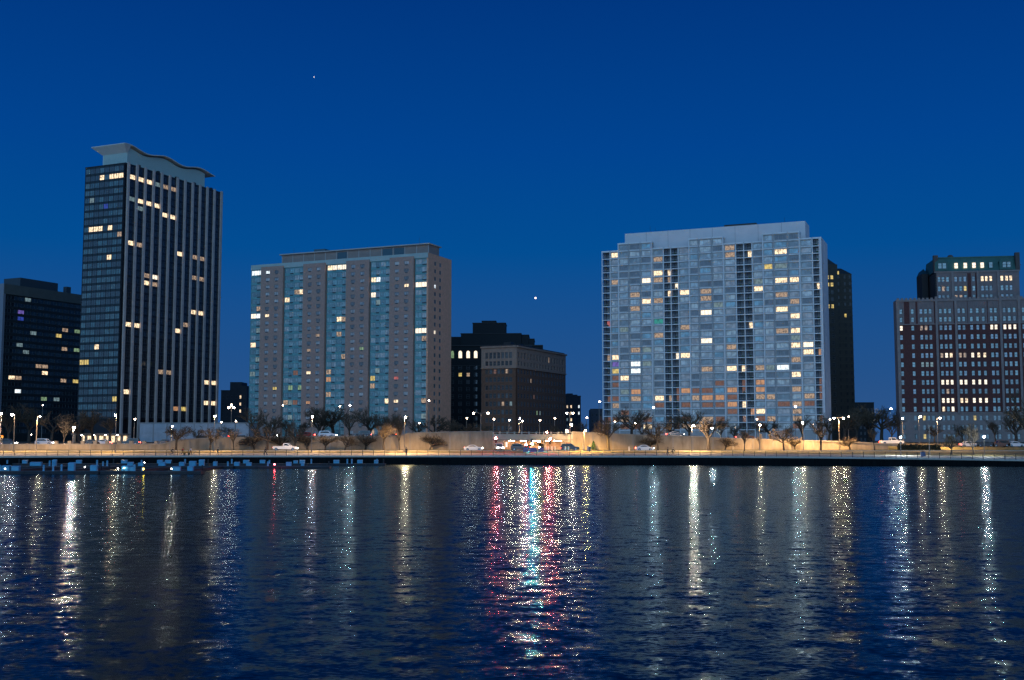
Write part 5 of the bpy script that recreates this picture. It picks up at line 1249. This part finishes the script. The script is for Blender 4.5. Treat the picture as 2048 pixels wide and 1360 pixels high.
dock(-20, 330, 226, 'middle row floating dock at left'); dock(334, 475, 226, 'middle row floating dock below the striped tower'); dock(470, 662, 226, 'middle row floating dock below the brown brick building')
dock(30, 420, 250, 'farthest floating dock along the seawall at left', 1.8); dock(424, 772, 250, 'farthest floating dock along the seawall at right', 1.8)
for i, px in enumerate((60, 170, 300, 395)):      # finger piers joining rows
    x = XatY(px, 208); r = empty('finger_pier', (x, 208, 0), 0, f'{ordinal(i)} narrow finger pier from the left joining the dock rows', 'pier', 'finger piers'); mb = MB(); mb.box(-.6, .6, -16.6, 16.6, .32, .46); mb.build('deck', M['deck'], r); mb = MB(); mb.box(-.5, .5, -16.5, 16.5, -.3, .317); mb.build('pontoon', M['pontoon'], r)
BOX = {0: [(15, 16, 11), (33, 15, 10), (145, 12, 17), (192, 13, 12), (255, 14, 11), (268, 10, 9), (355, 15, 9), (384, 11, 10)],
       1: [(72, 22, 8), (112, 7, 13), (263, 11, 8), (284, 9, 7), (325, 13, 8), (365, 10, 8), (388, 13, 10), (404, 10, 13), (432, 7, 9), (475, 10, 8), (498, 10, 7), (579, 10, 8), (606, 6, 7)],
       2: [(53, 9, 7), (161, 10, 7), (249, 11, 7), (320, 10, 7), (337, 12, 7), (493, 11, 7), (525, 10, 7), (592, 8, 6), (606, 10, 7), (673, 11, 7), (720, 10, 7), (753, 8, 7)]}
PED = {0: [(92, 12), (127, 13), (111, 18), (273, 13), (288, 8), (6, 12)], 1: [(103, 11), (218, 11), (209, 9), (198, 12), (538, 9), (458, 9)], 2: [(19, 7), (286, 7), (373, 9), (466, 9), (541, 7), (624, 9), (696, 9), (705, 9), (755, 9)]}
for row, (Y, nm) in ROWS.items():
    for i, (px, wp, hp) in enumerate(BOX[row]):
        w2 = wp * Y / FPX / 2; h = hp * Y / FPX; x = XatY(px, Y); dd = -.6 if row == 0 else .3
        r = empty('dock_box', (x, Y + (rnd.uniform(-.5, .6)), .5), rnd.uniform(-.08, .08), f'{ordinal(i)} blue dock box from the left on the {nm} dock row', 'dock box', 'blue dock boxes')
        mb = MB(); mb.box(-w2, w2, -.35, .35, .02, h * .78); b_ = mb.build('body', M['bluebox'], r)
        mb = MB(); mb.hexa([(-w2 - .04, -.4, h * .783), (w2 + .04, -.4, h * .783), (w2 + .04, .4, h * .783), (-w2 - .04, .4, h * .783), (-w2, -.32, h * .9), (w2, -.32, h * .9), (w2, .34, h), (-w2, .34, h)]); mb.build('lid', M['blueped'], r)
    for i, (px, hp) in enumerate(PED[row]):
        h = hp * Y / FPX; x = XatY(px, Y); r = empty('power_pedestal', (x, Y - .7 + rnd.uniform(0, .3), .5), 0, f'{ordinal(i)} slim blue power pedestal from the left on the {nm} dock row', 'pedestal', 'power pedestals on the docks')
        mb = MB(); mb.lathe([(.22, 0), (.17, .08), (.15, h * .45), (.2, h * .5), (.2, h * .62), (.12, h * .7)], 8); mb.build('column', M['blueped'], r)
        mb = MB(); mb.lathe([(.1, h * .7), (.2, h * .76), (.2, h * .88), (.08, h)], 8); mb.build('cap', M['bluebox'], r)
for i, (px, py, Y, k, lab) in enumerate(((549, 931, 222, 'dockred', 'red marker light on the dock edge below the pickup'), (287, 944, 186, 'dockyel', 'yellow marker light on the nearest dock'), (170, 934, 189, 'dockwht', 'tiny white light on the nearest dock left of three'), (236, 937, 189, 'dockwht', 'tiny white light left of a pair on the nearest dock'), (248, 936, 189, 'dockwht', 'tiny white light right of a pair on the nearest dock'), (343, 938, 188, 'dockwht', 'small white light strip at the nearest dock right end'), (289, 925, 225, 'dockwht', 'small white light on a dock box'), (10, 941, 188, 'dockwht', 'small white light on the nearest dock at the left edge'))):
    p = PY(px, py, Y); z = max(p.z, .9); r = empty('dock_light', (p.x, Y, .5), 0, lab, 'light', 'marker lights on the docks')
    mb = MB(); mb.tube((0, 0, 0), (0, 0, z - .58), .05, .05, 6); mb.build('stem', M['black'], r); mb = MB(); mb.ball((0, -.02, z - .5), .13 if k != 'dockwht' else .09, 8); mb.build('bulb', E[k], r)

# ---------------------------------------------------------------- lights in the sky
for px, py, rr, lab in ((1071, 596, 3.6, 'bright point of light low in the sky left of the white building'), (628, 154, 1.5, 'faint tiny star high in the sky above the brown brick building')):
    p = PY(px, py, 4200); mb = MB(); mb.ball((0, 0, 0), rr, 8); o = mb.build('star', E['star']); o.location = p; tag(o, lab, 'star')
